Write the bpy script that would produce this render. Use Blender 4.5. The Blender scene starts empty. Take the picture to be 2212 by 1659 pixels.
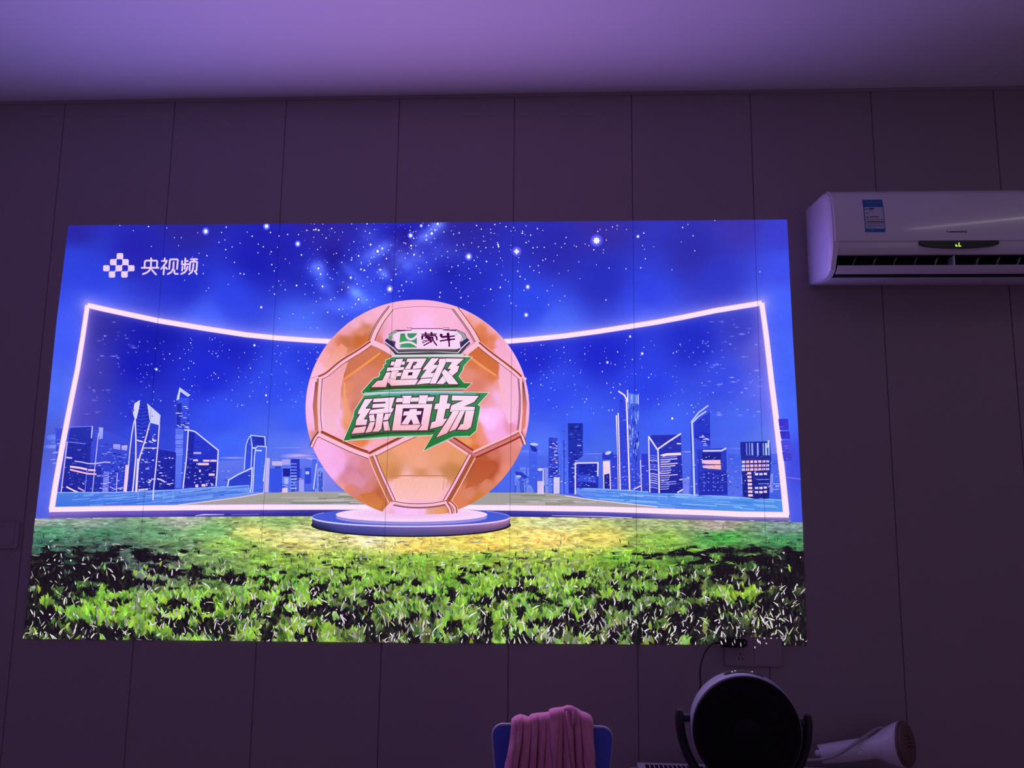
import bpy, bmesh, math, random
import numpy as np
from mathutils import Vector, Matrix
from mathutils.geometry import tessellate_polygon

S = bpy.context.scene
COL = S.collection
PI = math.pi
# ------------------------------------------------------------------ camera
CH = 1.45                       # camera height (m); wall_back is the plane Y = 0
F = 1620.0                      # focal length in pixels of the 2212 x 1659 frame
PW, PH = 2212.0, 1659.0
PITCH, YAW, ROLL, DIST = .1377, .0511, -.0112, 2.4236
RM = (Matrix.Rotation(YAW, 3, 'Z') @ Matrix.Rotation(PITCH, 3, 'X') @ Matrix.Rotation(ROLL, 3, 'Y'))
cam = bpy.data.objects.new('camera', bpy.data.cameras.new('camera'))
COL.objects.link(cam)
S.camera = cam
cam.data.sensor_fit = 'HORIZONTAL'
cam.data.sensor_width = 36.0
cam.data.lens = F / PW * 36.0
cam.data.clip_start = .02
r_, f_, u_ = RM.col[0], RM.col[1], RM.col[2]
M = Matrix.Identity(4)
for i in range(3):
    M[i][0], M[i][1], M[i][2] = r_[i], u_[i], -f_[i]
M[0][3], M[1][3], M[2][3] = 0.0, -DIST, CH
cam.matrix_world = M

# ------------------------------------------------------------------ view, world, lights
S.view_settings.view_transform = 'Standard'
S.view_settings.look = 'None'
S.view_settings.gamma = 1.0
S.view_settings.exposure = 0.0
S.view_settings.use_curve_mapping = False
w = bpy.data.worlds.new('world')
S.world = w
w.use_nodes = True
w.node_tree.nodes['Background'].inputs[0].default_value = (.02, .02, .03, 1)
w.node_tree.nodes['Background'].inputs[1].default_value = .1


def area(name, loc, rot, sx, sy, color, energy, spread=PI):
    l = bpy.data.lights.new(name, 'AREA')
    l.shape = 'RECTANGLE'
    l.size, l.size_y = sx, sy
    l.color = color
    l.energy = energy
    l.spread = spread
    o = bpy.data.objects.new(name, l)
    COL.objects.link(o)
    o.location = loc
    o.rotation_euler = rot
    return o


# added lamps that strengthen the picture's light in the room: blue sides, pinker middle
PL = .10
ROT_ROOM = (PI / 2, 0, 0)       # an area lamp shines along its -Z: this turns it to -Y, into the room
area('picture_boost_left', (-1.33, -.012, CH + .28), (-PI / 2, 0, 0), .62, 1.15, (.30, .25, 1.0), 7.2)
area('picture_boost_middle', (-.45, -.012, CH + .24), (-PI / 2, 0, 0), 1.1, 1.15, (.58, .29, .92), 11.5)
area('picture_boost_right', (.36, -.012, CH + .28), (-PI / 2, 0, 0), .60, 1.15, (.46, .26, .95), 3.1)
# added unseen lamp for the neutral light from the right rear
area('right_fill', (2.45, -3.4, CH + .25), (0, PI / 2, 0), 1.6, .6, (1.0, .93, .80), 1.9)
area('streak_lamp', (2.02, -1.30, CH + 1.34), (0, 0, math.radians(64)), .95, .06, (1.0, .97, .9), .85)  # added unseen strip that makes the glossy streak on the air conditioner


# ------------------------------------------------------------------ helpers
def lin(c):
    return [((v / 255.0) / 12.92 if v / 255.0 <= .04045 else ((v / 255.0 + .055) / 1.055) ** 2.4) for v in c]


def npl(c):
    c = np.clip(np.asarray(c, float) / 255.0, 0, 1)
    return np.where(c <= .04045, c / 12.92, ((c + .055) / 1.055) ** 2.4)


def at(px, py, Y):
    """the point of the vertical plane Y seen at photo pixel (px, py)"""
    d = RM @ Vector(((px - PW / 2) / F, 1.0, -(py - PH / 2) / F))
    t = (DIST + Y) / d.y
    return Vector((d.x * t, Y, CH + d.z * t))


RMn = np.array([[RM[i][j] for j in range(3)] for i in range(3)])


def wallnp(P):
    """(n,2) photo pixels -> (n,2) X,Z metres on the wall"""
    P = np.asarray(P, float)
    d = np.stack([(P[:, 0] - PW / 2) / F, np.ones(len(P)), -(P[:, 1] - PH / 2) / F], 1) @ RMn.T
    t = DIST / d[:, 1]
    return np.stack([d[:, 0] * t, CH + d[:, 2] * t], 1)


def mat(name, color, rough=.5, metal=0.0, spec=.5, coat=0.0, noise=0.0, nscale=60.0, bump=0.0, bscale=200.0, sheen=0.0):
    m = bpy.data.materials.new(name)
    m.use_nodes = True
    nt = m.node_tree
    b = nt.nodes['Principled BSDF']
    c = list(color) + [1.0]
    b.inputs['Base Color'].default_value = c
    b.inputs['Roughness'].default_value = rough
    b.inputs['Metallic'].default_value = metal
    b.inputs['Specular IOR Level'].default_value = spec
    b.inputs['Coat Weight'].default_value = coat
    b.inputs['Sheen Weight'].default_value = sheen
    b.inputs['Coat Roughness'].default_value = .085
    tc = nt.nodes.new('ShaderNodeTexCoord')
    if noise:
        n = nt.nodes.new('ShaderNodeTexNoise')
        n.inputs['Scale'].default_value = nscale
        nt.links.new(tc.outputs['Object'], n.inputs['Vector'])
        mx = nt.nodes.new('ShaderNodeMix')
        mx.data_type = 'RGBA'
        mx.inputs[6].default_value = [v * (1 - noise) for v in color] + [1]
        mx.inputs[7].default_value = [min(1, v * (1 + noise)) for v in color] + [1]
        nt.links.new(n.outputs['Fac'], mx.inputs[0])
        nt.links.new(mx.outputs[2], b.inputs['Base Color'])
    if bump:
        n2 = nt.nodes.new('ShaderNodeTexNoise')
        n2.inputs['Scale'].default_value = bscale
        n2.inputs['Detail'].default_value = 4
        nt.links.new(tc.outputs['Object'], n2.inputs['Vector'])
        bp = nt.nodes.new('ShaderNodeBump')
        bp.inputs['Strength'].default_value = bump
        bp.inputs['Distance'].default_value = .002
        nt.links.new(n2.outputs['Fac'], bp.inputs['Height'])
        nt.links.new(bp.outputs['Normal'], b.inputs['Normal'])
    return m


def emis(name, color, strength):
    m = bpy.data.materials.new(name)
    m.use_nodes = True
    nt = m.node_tree
    nt.nodes.remove(nt.nodes['Principled BSDF'])
    e = nt.nodes.new('ShaderNodeEmission')
    e.inputs[0].default_value = list(color) + [1]
    e.inputs[1].default_value = strength
    nt.links.new(e.outputs[0], nt.nodes['Material Output'].inputs[0])
    return m


def thing(name, label, cat, loc=(0, 0, 0), group=None):
    o = bpy.data.objects.new(name, None)
    COL.objects.link(o)
    o.location = loc
    o.empty_display_size = .05
    o['label'] = label
    o['category'] = cat
    if group:
        o['group'] = group
    return o


def origin_of(o):
    v = Vector((0, 0, 0))
    while o:
        v = v + Vector(o.location)
        o = o.parent
    return v


def obj(name, bm, m, parent=None, smooth=None, kind=None, label=None):
    """link a bmesh (world coordinates) as one mesh object"""
    if parent:
        bmesh.ops.translate(bm, verts=bm.verts, vec=-origin_of(parent))
    bmesh.ops.recalc_face_normals(bm, faces=bm.faces)
    me = bpy.data.meshes.new(name)
    bm.to_mesh(me)
    bm.free()
    me.materials.append(m)
    if smooth is not None:
        me.polygons.foreach_set('use_smooth', [True] * len(me.polygons))
        try:
            me.set_sharp_from_angle(angle=math.radians(smooth))
        except Exception:
            pass
    o = bpy.data.objects.new(name, me)
    COL.objects.link(o)
    o.parent = parent
    if kind:
        o['kind'] = kind
    if label:
        o['label'] = label
    return o


def box(bm, x0, x1, y0, y1, z0, z1, bev=0.0, seg=2):
    g = bmesh.ops.create_cube(bm, size=1.0)
    vs = g['verts']
    for v in vs:
        v.co = Vector(((x0 + x1) / 2 + v.co.x * (x1 - x0), (y0 + y1) / 2 + v.co.y * (y1 - y0), (z0 + z1) / 2 + v.co.z * (z1 - z0)))
    if bev:
        es = list({e for v in vs for e in v.link_edges})
        bmesh.ops.bevel(bm, geom=es, offset=bev, segments=seg, affect='EDGES', profile=.5)


def prism(bm, prof, x0, x1):
    """profile [(y,z)] extruded along X"""
    a = [bm.verts.new((x0, y, z)) for y, z in prof]
    b = [bm.verts.new((x1, y, z)) for y, z in prof]
    n = len(prof)
    for i in range(n):
        bm.faces.new((a[i], a[(i + 1) % n], b[(i + 1) % n], b[i]))
    bm.faces.new(list(reversed(a)))
    bm.faces.new(b)


def prism_y(bm, prof, y0, y1):
    """profile [(x,z)] extruded along Y"""
    a = [bm.verts.new((x, y0, z)) for x, z in prof]
    b = [bm.verts.new((x, y1, z)) for x, z in prof]
    n = len(prof)
    for i in range(n):
        bm.faces.new((a[i], a[(i + 1) % n], b[(i + 1) % n], b[i]))
    bm.faces.new(list(reversed(a)))
    bm.faces.new(b)


def rrect(cx, cz, hw, hz, r, n=6):
    p = []
    for (sx, sz, a0) in ((1, 1, 0), (-1, 1, 90), (-1, -1, 180), (1, -1, 270)):
        for k in range(n + 1):
            a = math.radians(a0 + 90 * k / n)
            p.append((cx + sx * (hw - r) + r * math.cos(a), cz + sz * (hz - r) + r * math.sin(a)))
    return p


def catmull(pts, n=8, closed=False):
    pts = [Vector(p) for p in pts]
    out = []
    N = len(pts)
    rng = range(N if closed else N - 1)
    for i in rng:
        g = (lambda k: pts[k % N]) if closed else (lambda k: pts[max(0, min(N - 1, k))])
        p0, p1, p2, p3 = g(i - 1), g(i), g(i + 1), g(i + 2)
        for k in range(n):
            t = k / n
            out.append(.5 * ((2 * p1) + (p2 - p0) * t + (2 * p0 - 5 * p1 + 4 * p2 - p3) * t * t + (3 * p1 - p0 - 3 * p2 + p3) * t ** 3))
    if not closed:
        out.append(pts[-1])
    return out


def tube(bm, pts, r, n=10, cap=True, flat=None):
    """tube along points; r a number or a list; flat=(axis vector, factor) squashes the section"""
    pts = [Vector(p) for p in pts]
    N = len(pts)
    rings = []
    up = None
    for i, p in enumerate(pts):
        t = (pts[min(N - 1, i + 1)] - pts[max(0, i - 1)]).normalized()
        if up is None:
            up = Vector((0, 0, 1)) if abs(t.z) < .9 else Vector((1, 0, 0))
        a = t.cross(up)
        if a.length < 1e-5:
            a = t.cross(Vector((0, 1, 0)))
        a.normalize()
        b = a.cross(t).normalized()
        up = b
        rr = r[i] if isinstance(r, (list, tuple)) else r
        ring = []
        for k in range(n):
            q = 2 * PI * k / n
            off = a * (rr * math.cos(q)) + b * (rr * math.sin(q))
            if flat:
                ax, fac = flat
                off = off - ax * off.dot(ax) * (1 - fac)
            ring.append(bm.verts.new(p + off))
        rings.append(ring)
    for i in range(N - 1):
        for k in range(n):
            bm.faces.new((rings[i][k], rings[i][(k + 1) % n], rings[i + 1][(k + 1) % n], rings[i + 1][k]))
    if cap:
        bm.faces.new(list(reversed(rings[0])))
        bm.faces.new(rings[-1])


def lathe(bm, prof, org, axis, n=48, cap=True):
    """profile [(distance along axis, radius)] turned round axis through org"""
    axis = Vector(axis).normalized()
    ref = Vector((0, 0, 1)) if abs(axis.z) < .9 else Vector((1, 0, 0))
    a = axis.cross(ref).normalized()
    b = a.cross(axis).normalized()
    rings = []
    for (t, r) in prof:
        rings.append([bm.verts.new(Vector(org) + axis * t + (a * math.cos(2 * PI * k / n) + b * math.sin(2 * PI * k / n)) * r) for k in range(n)])
    for i in range(len(prof) - 1):
        for k in range(n):
            bm.faces.new((rings[i][k], rings[i][(k + 1) % n], rings[i + 1][(k + 1) % n], rings[i + 1][k]))
    if cap:
        bm.faces.new(list(reversed(rings[0])))
        bm.faces.new(rings[-1])


# ------------------------------------------------------------------ materials
m_wall = mat('wall_panel', (.345, .285, .29), .65, noise=.04, nscale=3, bump=.25, bscale=420)
m_ceil = mat('ceiling_paint', (.80, .78, .80), .8, noise=.02, nscale=2)
m_side = mat('side_wall_paint', (.74, .68, .68), .8, noise=.03, nscale=2)
m_floor = mat('floor_boards', (.34, .25, .21), .5, noise=.2, nscale=8)
m_acw = mat('ac_white', (.78, .77, .78), .32, coat=.3)
m_acp = mat('ac_panel_gloss', (.80, .79, .80), .22, coat=.5)
m_black = mat('black_gloss', (.006, .006, .010), .25)
m_dark = mat('recess_shade', (.004, .004, .006), .8)
m_vane = mat('vane_grey', (.30, .29, .31), .5)
m_labelb = mat('label_blue', (.02, .16, .42), .5)
m_labelw = mat('label_white', (.62, .62, .70), .5)
m_ink = mat('label_ink', (.02, .04, .10), .6)
m_pink = mat('label_red', (.45, .10, .14), .6)
m_logo = mat('logo_grey', (.03, .03, .05), .4)
m_green = emis('display_green', (.45, 1.0, .05), 1.6)
m_socket = mat('socket_plastic', (.36, .28, .30), .4)
m_hole = mat('socket_hole', (.003, .003, .004), .8)
m_plug = mat('plug_black', (.008, .008, .011), .3)
m_cord = mat('cord_black', (.006, .006, .009), .5)
m_fan = mat('fan_black', (.004, .004, .006), .55, spec=.25)
m_fanb = mat('fan_bracket', (.012, .012, .018), .35)
m_fanw = mat('fan_silver', (.30, .30, .35), .4)
m_led = emis('led_white', (.85, .85, 1.0), 1.1)
m_blue = mat('chair_blue', (.075, .12, .62), .5, noise=.06, nscale=40)
m_trim = mat('chair_trim_grey', (.36, .37, .44), .45)
m_metal = mat('chair_tube', (.35, .35, .38), .3, metal=.9)
m_towel = mat('towel_pink', (.86, .32, .44), .95, noise=.10, nscale=220, bump=1.0, bscale=700, sheen=.3)
m_steam = mat('steamer_white', (.70, .68, .76), .35)
m_copper = mat('steamer_plate', (.17, .095, .08), .45)
m_heat = mat('heater_white', (.62, .60, .68), .4)
m_wood = mat('stool_wood', (.25, .18, .12), .5, noise=.2, nscale=20)

# ------------------------------------------------------------------ the room
CEIL = CH + 1.345
X0, X1, YB = -2.75, 2.55, -4.6
SEAM0, SEAMW = -1.7259, .4


def wall_back():
    bm = bmesh.new()
    xs = [(X0, 0.0)]
    k = -2
    while SEAM0 + SEAMW * k < X1:
        x = SEAM0 + SEAMW * k
        if x > X0:
            xs += [(x - .0022, 0.0), (x - .0006, .004), (x + .0006, .004), (x + .0022, 0.0)]
        k += 1
    xs.append((X1, 0.0))
    lo = [bm.verts.new((x, y, 0)) for x, y in xs]
    hi = [bm.verts.new((x, y, CEIL)) for x, y in xs]
    for i in range(len(xs) - 1):
        bm.faces.new((lo[i], lo[i + 1], hi[i + 1], hi[i]))
    b2 = [bm.verts.new((x, .08, z)) for x, z in ((X0, 0), (X1, 0), (X1, CEIL), (X0, CEIL))]
    bm.faces.new(b2)
    bm.faces.new((lo[0], hi[0], b2[3], b2[0]))
    bm.faces.new((lo[-1], b2[1], b2[2], hi[-1]))
    return bm


obj('wall_back', wall_back(), m_wall, kind='structure')


def slab(name, a, m):
    bm = bmesh.new()
    box(bm, *a)
    return obj(name, bm, m, kind='structure')


slab('ceiling', (X0 - .1, X1 + .1, YB - .1, .08, CEIL, CEIL + .1), m_ceil)
slab('floor', (X0 - .1, X1 + .1, YB - .1, .08, -.1, 0), m_floor)
slab('wall_left', (X0 - .1, X0, YB, .08, 0, CEIL), m_side)
slab('wall_right', (X1, X1 + .1, YB, .08, 0, CEIL), m_side)
slab('wall_front', (X0 - .1, X1 + .1, YB - .1, YB, 0, CEIL), m_side)
bm = bmesh.new()
prism(bm, [(0, CEIL), (-.007, CEIL), (-.007, CEIL - .004), (-.003, CEIL - .010), (0, CEIL - .010)], X0, X1)
obj('trim_1', bm, m_wall, kind='structure')

# ------------------------------------------------------------------ air conditioner
AX0, AX1 = .842, 1.592
AZ = CH
ac = thing('air_conditioner', 'white split air conditioner unit on the panelled wall with green lit digits', 'air conditioner', ((AX0 + AX1) / 2, 0, AZ + .66))
full = [(0, .664), (-.09, .650), (-.150, .652), (-.176, .664), (-.188, .690), (-.200, .716), (-.206, .742), (-.206, .80),
        (-.202, .85), (-.192, .890), (-.172, .912), (-.14, .922), (0, .925)]
bm = bmesh.new()
EW = .020


def acp(l):
    return [(y, AZ + z) for y, z in l]


def ac_end(bm, xo, xi):
    """rounded end cap: rings of the profile shrinking towards the outside"""
    cy, cz = -.06, .79
    rings = []
    for k, (dx, s) in enumerate(((0.0, .90), (.10, .945), (.35, .985), (1.0, 1.0))):
        x = xo + (xi - xo) * dx
        ring = []
        for (y, z) in full:
            yy = y * s if y < 0 else 0.0
            zz = cz + (z - cz) * (s if y < -.01 else (s * .4 + .6))
            ring.append(bm.verts.new((x, yy, AZ + zz)))
        rings.append(ring)
    n = len(full)
    for a, b in zip(rings[:-1], rings[1:]):
        for i in range(n):
            bm.faces.new((a[i], a[(i + 1) % n], b[(i + 1) % n], b[i]))
    bm.faces.new(rings[0])
    bm.faces.new(rings[-1])


ac_end(bm, AX0, AX0 + EW)
ac_end(bm, AX1, AX1 - EW)
xa, xb = AX0 + EW, AX1 - EW
# upper shell, lower tray
prism(bm, acp([(0, .70), (-.10, .706), (-.182, .7065), (-.190, .708), (-.200, .722), (-.205, .740), (-.20, .80), (-.197, .85), (-.188, .886), (-.168, .906), (-.14, .920), (0, .925)]), xa, xb)
prism(bm, acp([(0, .664), (-.09, .650), (-.138, .651), (-.140, .658), (-.06, .668), (0, .69)]), xa, xb)
obj('housing', bm, m_acw, ac, smooth=35)
bm = bmesh.new()
prism(bm, acp([(-.195, .7445), (-.2085, .7445), (-.2095, .76), (-.2090, .80), (-.2055, .85), (-.1965, .889), (-.176, .912), (-.15, .9225), (-.15, .915), (-.18, .88)]), AX0 + .012, AX1 - .012)
obj('front_panel', bm, m_acp, ac, smooth=40)
bm = bmesh.new()
box(bm, xa + .004, xb - .004, -.150, -.02, AZ + .670, AZ + .7045)
box(bm, xa + .0005, xb - .0005, -.184, -.140, AZ + .7052, AZ + .7063)
box(bm, xa + .0005, xb - .0005, -.160, -.136, AZ + .6515, AZ + .6575)
obj('outlet_shade', bm, m_dark, ac)  # solid dark boxes: shade of the outlet and louver gap put into colour
for k in range(11):                                   # upright air guides inside the outlet
    x = AX0 + .075 + k * .0605
    if abs(x - 1.21) < .02:
        continue
    bm = bmesh.new()
    lean = .010
    a = [Vector((x + lean, -.172, AZ + .705)), Vector((x + lean * .35, -.170, AZ + .698)), Vector((x, -.164, AZ + .672)),
         Vector((x, -.149, AZ + .671)), Vector((x + lean, -.149, AZ + .704))]
    f1 = [bm.verts.new(p) for p in a]
    f2 = [bm.verts.new(p + Vector((.0015, 0, 0))) for p in a]
    for i in range(5):
        bm.faces.new((f1[i], f1[(i + 1) % 5], f2[(i + 1) % 5], f2[i]))
    bm.faces.new(f1)
    bm.faces.new(list(reversed(f2)))
    obj('vane', bm, m_vane, ac)
bm = bmesh.new()
box(bm, 1.2075, 1.2125, -.183, -.10, AZ + .668, AZ + .7075, .001)
obj('outlet_divider', bm, m_acw, ac)
bm = bmesh.new()
prism(bm, acp([(-.186, .676), (-.189, .674), (-.171, .657), (-.150, .654), (-.150, .657), (-.169, .660)]), AX0 + .024, AX1 - .024)
lou = obj('louver', bm, m_acw, ac, smooth=50)
bm = bmesh.new()
box(bm, AX0 + .075, AX0 + .115, -.1863, -.182, AZ + .6715, AZ + .6728)
obj('louver_slot', bm, m_ink, lou)
# black display window: straight top, bowed bottom
bm = bmesh.new()
dw = []
c0 = at(1987, 521, -.2105)
c1 = at(2158, 521, -.2105)
zt = AZ + .7425
for k in range(21):
    t = k / 20
    x = c0.x + (c1.x - c0.x) * t
    dz = .010 + .0115 * (1 - (2 * t - 1) ** 2) ** .6
    dw.append((x, zt - dz))
dw = dw + [(c1.x, zt), (c0.x, zt)]
prism_y(bm, dw, -.2100, -.196)
disp = obj('display_window', bm, m_black, ac)
bm = bmesh.new()
dx0 = c0.x + (c1.x - c0.x) * .448
k_ = (c1.x - c0.x) / 1420.0          # metres per zoom unit of the display


def seg(x0_, y0_, x1_, y1_, hw):
    """segment of a digit; x right, y down from the top of the window, in display units"""
    p = [Vector((c0.x + (x0_ - 60) * k_, 0, zt - (y0_ - 670) * k_)), Vector((c0.x + (x1_ - 60) * k_, 0, zt - (y1_ - 670) * k_))]
    d = (p[1] - p[0]).normalized()
    n = Vector((d.z, 0, -d.x)) * hw * k_
    q = [p[0] - n, p[1] - n, p[1] + n, p[0] + n]
    prism_y(bm, [(v.x, v.z) for v in q], -.2112, -.2098)


seg(706, 735, 704, 772, 7)
seg(698, 770, 735, 770, 7)
seg(762, 703, 758, 772, 6)
seg(752, 770, 795, 770, 7)
obj('digits', bm, m_green, disp)
# energy label
bm = bmesh.new()
e0, e1 = at(1864, 430, -.206), at(1913, 501, -.2105)
ex0, ex1, ez1, ez0 = e0.x, e1.x, e0.z, e1.z


def panel_y(z):
    """front surface of the curved panel at height z"""
    tab = [(.7445, -.2085), (.76, -.2095), (.80, -.2090), (.85, -.2055), (.889, -.1965), (.912, -.176)]
    z -= AZ
    for (za, ya), (zb, yb) in zip(tab[:-1], tab[1:]):
        if z <= zb:
            return ya + (yb - ya) * max(0, (z - za)) / (zb - za)
    return -.176


def sheet(bm, x0_, x1_, z0_, z1_, off, n=8):
    vs = []
    for i in range(n + 1):
        z = z0_ + (z1_ - z0_) * i / n
        y = panel_y(z) - off
        vs.append((bm.verts.new((x0_, y, z)), bm.verts.new((x1_, y, z)), bm.verts.new((x0_, y + .0004, z)), bm.verts.new((x1_, y + .0004, z))))
    for a, b in zip(vs[:-1], vs[1:]):
        bm.faces.new((a[0], a[1], b[1], b[0]))
        bm.faces.new((a[2], b[2], b[3], a[3]))
        bm.faces.new((a[0], b[0], b[2], a[2]))
        bm.faces.new((a[1], a[3], b[3], b[1]))
    bm.faces.new((vs[0][0], vs[0][2], vs[0][3], vs[0][1]))
    bm.faces.new((vs[-1][0], vs[-1][1], vs[-1][3], vs[-1][2]))


sheet(bm, ex0, ex1, ez0, ez1, .0008)
lab = obj('energy_label', bm, m_labelb, ac)
eh, ew = ez1 - ez0, ex1 - ex0
bm = bmesh.new()
sheet(bm, ex0 + ew * .04, ex1 - ew * .04, ez0 + eh * .10, ez0 + eh * .755, .0013)
obj('label_field', bm, m_labelw, lab)
bm = bmesh.new()
for (a, b, c, d) in ((.08, .22, .69, .71), (.08, .20, .56, .575), (.25, .40, .56, .575) if 0 else (.14, .2, .56, .575), (.08, .24, .43, .45),
                     (.26, .52, .685, .725), (.27, .46, .63, .64), (.04, .96, .365, .375), (.10, .95, .29, .315), (.08, .6, .24, .25), (.62, .93, .245, .255),
                     (.08, .35, .185, .195), (.4, .93, .185, .195), (.08, .5, .14, .15)):
    sheet(bm, ex0 + ew * a, ex0 + ew * b, ez0 + eh * c, ez0 + eh * d, .0017, 1)
obj('label_print', bm, m_ink, lab)
bm = bmesh.new()
sheet(bm, ex0 + ew * .27, ex0 + ew * .70, ez0 + eh * .44, ez0 + eh * .475, .0017, 1)
obj('label_bar', bm, m_pink, lab)
bm = bmesh.new()
for (a, b, c, d) in ((.12, .88, .905, .935), (.18, .82, .865, .872), (.22, .75, .825, .832), (.18, .80, .785, .79)):
    sheet(bm, ex0 + ew * a, ex0 + ew * b, ez0 + eh * c, ez0 + eh * d, .0012, 1)
m_lt = mat('label_title_blue', (.14, .30, .55), .5)
obj('label_title', bm, m_lt, lab)
bm = bmesh.new()
sheet(bm, ex0 + ew * .25, ex0 + ew * .45, ez0 + eh * .04, ez0 + eh * .06, .0012, 1)
obj('label_footer', bm, m_lt, lab)
# small maker's lettering above the display: too small in the photo to read, so a row of worn strokes
bm = bmesh.new()
g0, g1 = at(2046, 500, -.2105), at(2091, 500, -.2105)
lw = g1.x - g0.x
for (a, b, lo, hi) in ((.0, .03, -.3, .35), (.0, .09, .28, .45), (.0, .09, -.45, -.3), (.12, .17, -.45, .2), (.18, .25, -.45, .15), (.26, .33, -.45, .2),
                       (.34, .41, -.45, .15), (.42, .48, -.4, .2), (.5, .57, -.45, .15), (.58, .62, -.45, .2), (.63, .70, -.45, .15), (.71, .74, -.45, .45),
                       (.75, .82, -.4, .2), (.84, .87, -.45, .5), (.89, .93, -.8, .3), (.96, 1., .2, .5)):
    sheet(bm, g0.x + lw * a, g0.x + lw * b, g0.z + .006 * lo, g0.z + .006 * hi, .0006, 1)
obj('maker_lettering', bm, m_logo, ac)

# ------------------------------------------------------------------ double socket, plug, switch
sk = thing('wall_socket', 'double wall socket plate with three-pin outlet, partly under the picture corner', 'socket', (.624, 0, CH - .487))
bm = bmesh.new()
prism_y(bm, rrect(.624, CH - .4875, .086, .043, .006), -.007, 0)
obj('base_plate', bm, m_socket, sk, smooth=30)
for cx in (.581, .667):
    bm = bmesh.new()
    prism_y(bm, rrect(cx, CH - .4875, .0405, .0400, .004), -.0085, -.006)
    pl = obj('face_plate', bm, m_socket, sk, smooth=30)
    if cx < .6:
        for (dx, dz, ang) in ((.0, -.008, 0), (-.0055, -.021, 28), (.0055, -.021, -28)):
            bm = bmesh.new()
            box(bm, -.0011, .0011, -.0090, -.0080, -.0038, .0038)
            bmesh.ops.rotate(bm, verts=bm.verts, cent=(0, 0, 0), matrix=Matrix.Rotation(math.radians(ang), 3, 'Y'))
            bmesh.ops.translate(bm, verts=bm.verts, vec=(cx + .004 + dx, 0, CH - .4875 + dz))
            obj('pin_hole', bm, m_hole, pl)

pg = thing('power_plug', 'black pill-shaped plug with thin black cord in the wall socket', 'plug', (.560, -.02, CH - .459))
bm = bmesh.new()
prism_y(bm, rrect(.5590, CH - .4580, .0425, .0130, .0128, 8), -.036, -.009)
es = [e for e in bm.edges if all(abs(v.co.y + .036) < 1e-5 for v in e.verts)]
bmesh.ops.bevel(bm, geom=es, offset=.004, segments=3, affect='EDGES')
obj('plug_body', bm, m_plug, pg, smooth=40)
bm = bmesh.new()
cp = [at(1552, 1389, -.022), at(1545, 1388.5, -.026), at(1537, 1392, -.03), at(1524, 1407, -.04), at(1515, 1430, -.06), at(1512, 1455, -.075),
      at(1513, 1478, -.09), at(1508, 1500, -.105), at(1503, 1520, -.12), Vector((.445, -.135, CH - .70)), Vector((.45, -.14, CH - .90)), Vector((.47, -.145, .30)), Vector((.50, -.15, .02)), Vector((.56, -.17, .004))]
tube(bm, catmull(cp, 6), .0026, 8)
obj('cord', bm, m_cord, pg, smooth=60)
bm = bmesh.new()
lathe(bm, [(0, .0045), (.012, .0032)], at(1554, 1389, -.022), at(1540, 1390.5, -.028) - at(1554, 1389, -.022), 12)
obj('strain_relief', bm, m_cord, pg, smooth=60)
bm = bmesh.new()
lathe(bm, [(0, .001), (.0006, .001)], (.5915, -.0358, CH - .4570), (0, -1, 0), 10)
obj('indicator_light', bm, emis('led_dim', (.7, .7, .8), .25), pg)

sw = thing('wall_switch', 'dim square wall switch plate at the left end of the wall', 'switch', (-1.780, 0, CH - .172))
bm = bmesh.new()
prism_y(bm, rrect(-1.780, CH - .172, .043, .041, .005), -.008, 0)
obj('switch_plate', bm, m_socket, sw, smooth=30)
bm = bmesh.new()
prism_y(bm, rrect(-1.780, CH - .172, .030, .031, .003), -.0105, -.007)
obj('rocker', bm, m_socket, sw, smooth=30)

# ------------------------------------------------------------------ slim heater, steamer
HZ = CH - .802
HX0, HX1 = at(1376, 1645, -.05).x, at(1966, 1655, -.07).x
ht = thing('panel_heater', 'slim white panel heater with a slotted top along the wall', 'heater', ((HX0 + HX1) / 2, -.078, 0))
bm = bmesh.new()
box(bm, HX0, HX1, -.105, -.050, .09, HZ - .004, .004)
obj('heater_body', bm, m_heat, ht, smooth=40)
bm = bmesh.new()
box(bm, HX0, HX0 + .021, -.106, -.049, HZ - .004, HZ, .001)
box(bm, HX1 - .021, HX1, -.106, -.049, HZ - .004, HZ, .001)
box(bm, HX0 + .02, HX1 - .02, -.106, -.095, HZ - .004, HZ, .001)
box(bm, HX0 + .02, HX1 - .02, -.060, -.049, HZ - .004, HZ, .001)
n = 56
for k in range(1, n):
    x = HX0 + .021 + (HX1 - HX0 - .042) * k / n
    box(bm, x - .0016, x + .0016, -.096, -.059, HZ - .003, HZ - .0005)
obj('top_grille', bm, m_heat, ht)
bm = bmesh.new()
box(bm, HX0 + .02, HX1 - .02, -.0955, -.0595, HZ - .0046, HZ - .0036)
obj('grille_shade_sheet', bm, m_dark, ht)  # dark sheet under the slats, its colour stands in for slot shade
for x in (HX0 + .08, HX1 - .08):
    bm = bmesh.new()
    box(bm, x - .02, x + .02, -.15, -.01, 0, .02, .004)
    box(bm, x - .012, x + .012, -.09, -.065, .015, .10)
    obj('foot', bm, m_heat, ht)
bm = bmesh.new()
tube(bm, catmull([(HX0 + .002, -.078, HZ - .012), (HX0 - .015, -.080, HZ - .011), (HX0 - .033, -.085, HZ - .016), (HX0 - .045, -.09, HZ - .03), (HX0 - .045, -.09, HZ - .08)], 6), .0075, 10)
obj('side_handle', bm, mat('handle_grey', (.28, .28, .30), .5), ht, smooth=60)

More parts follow.
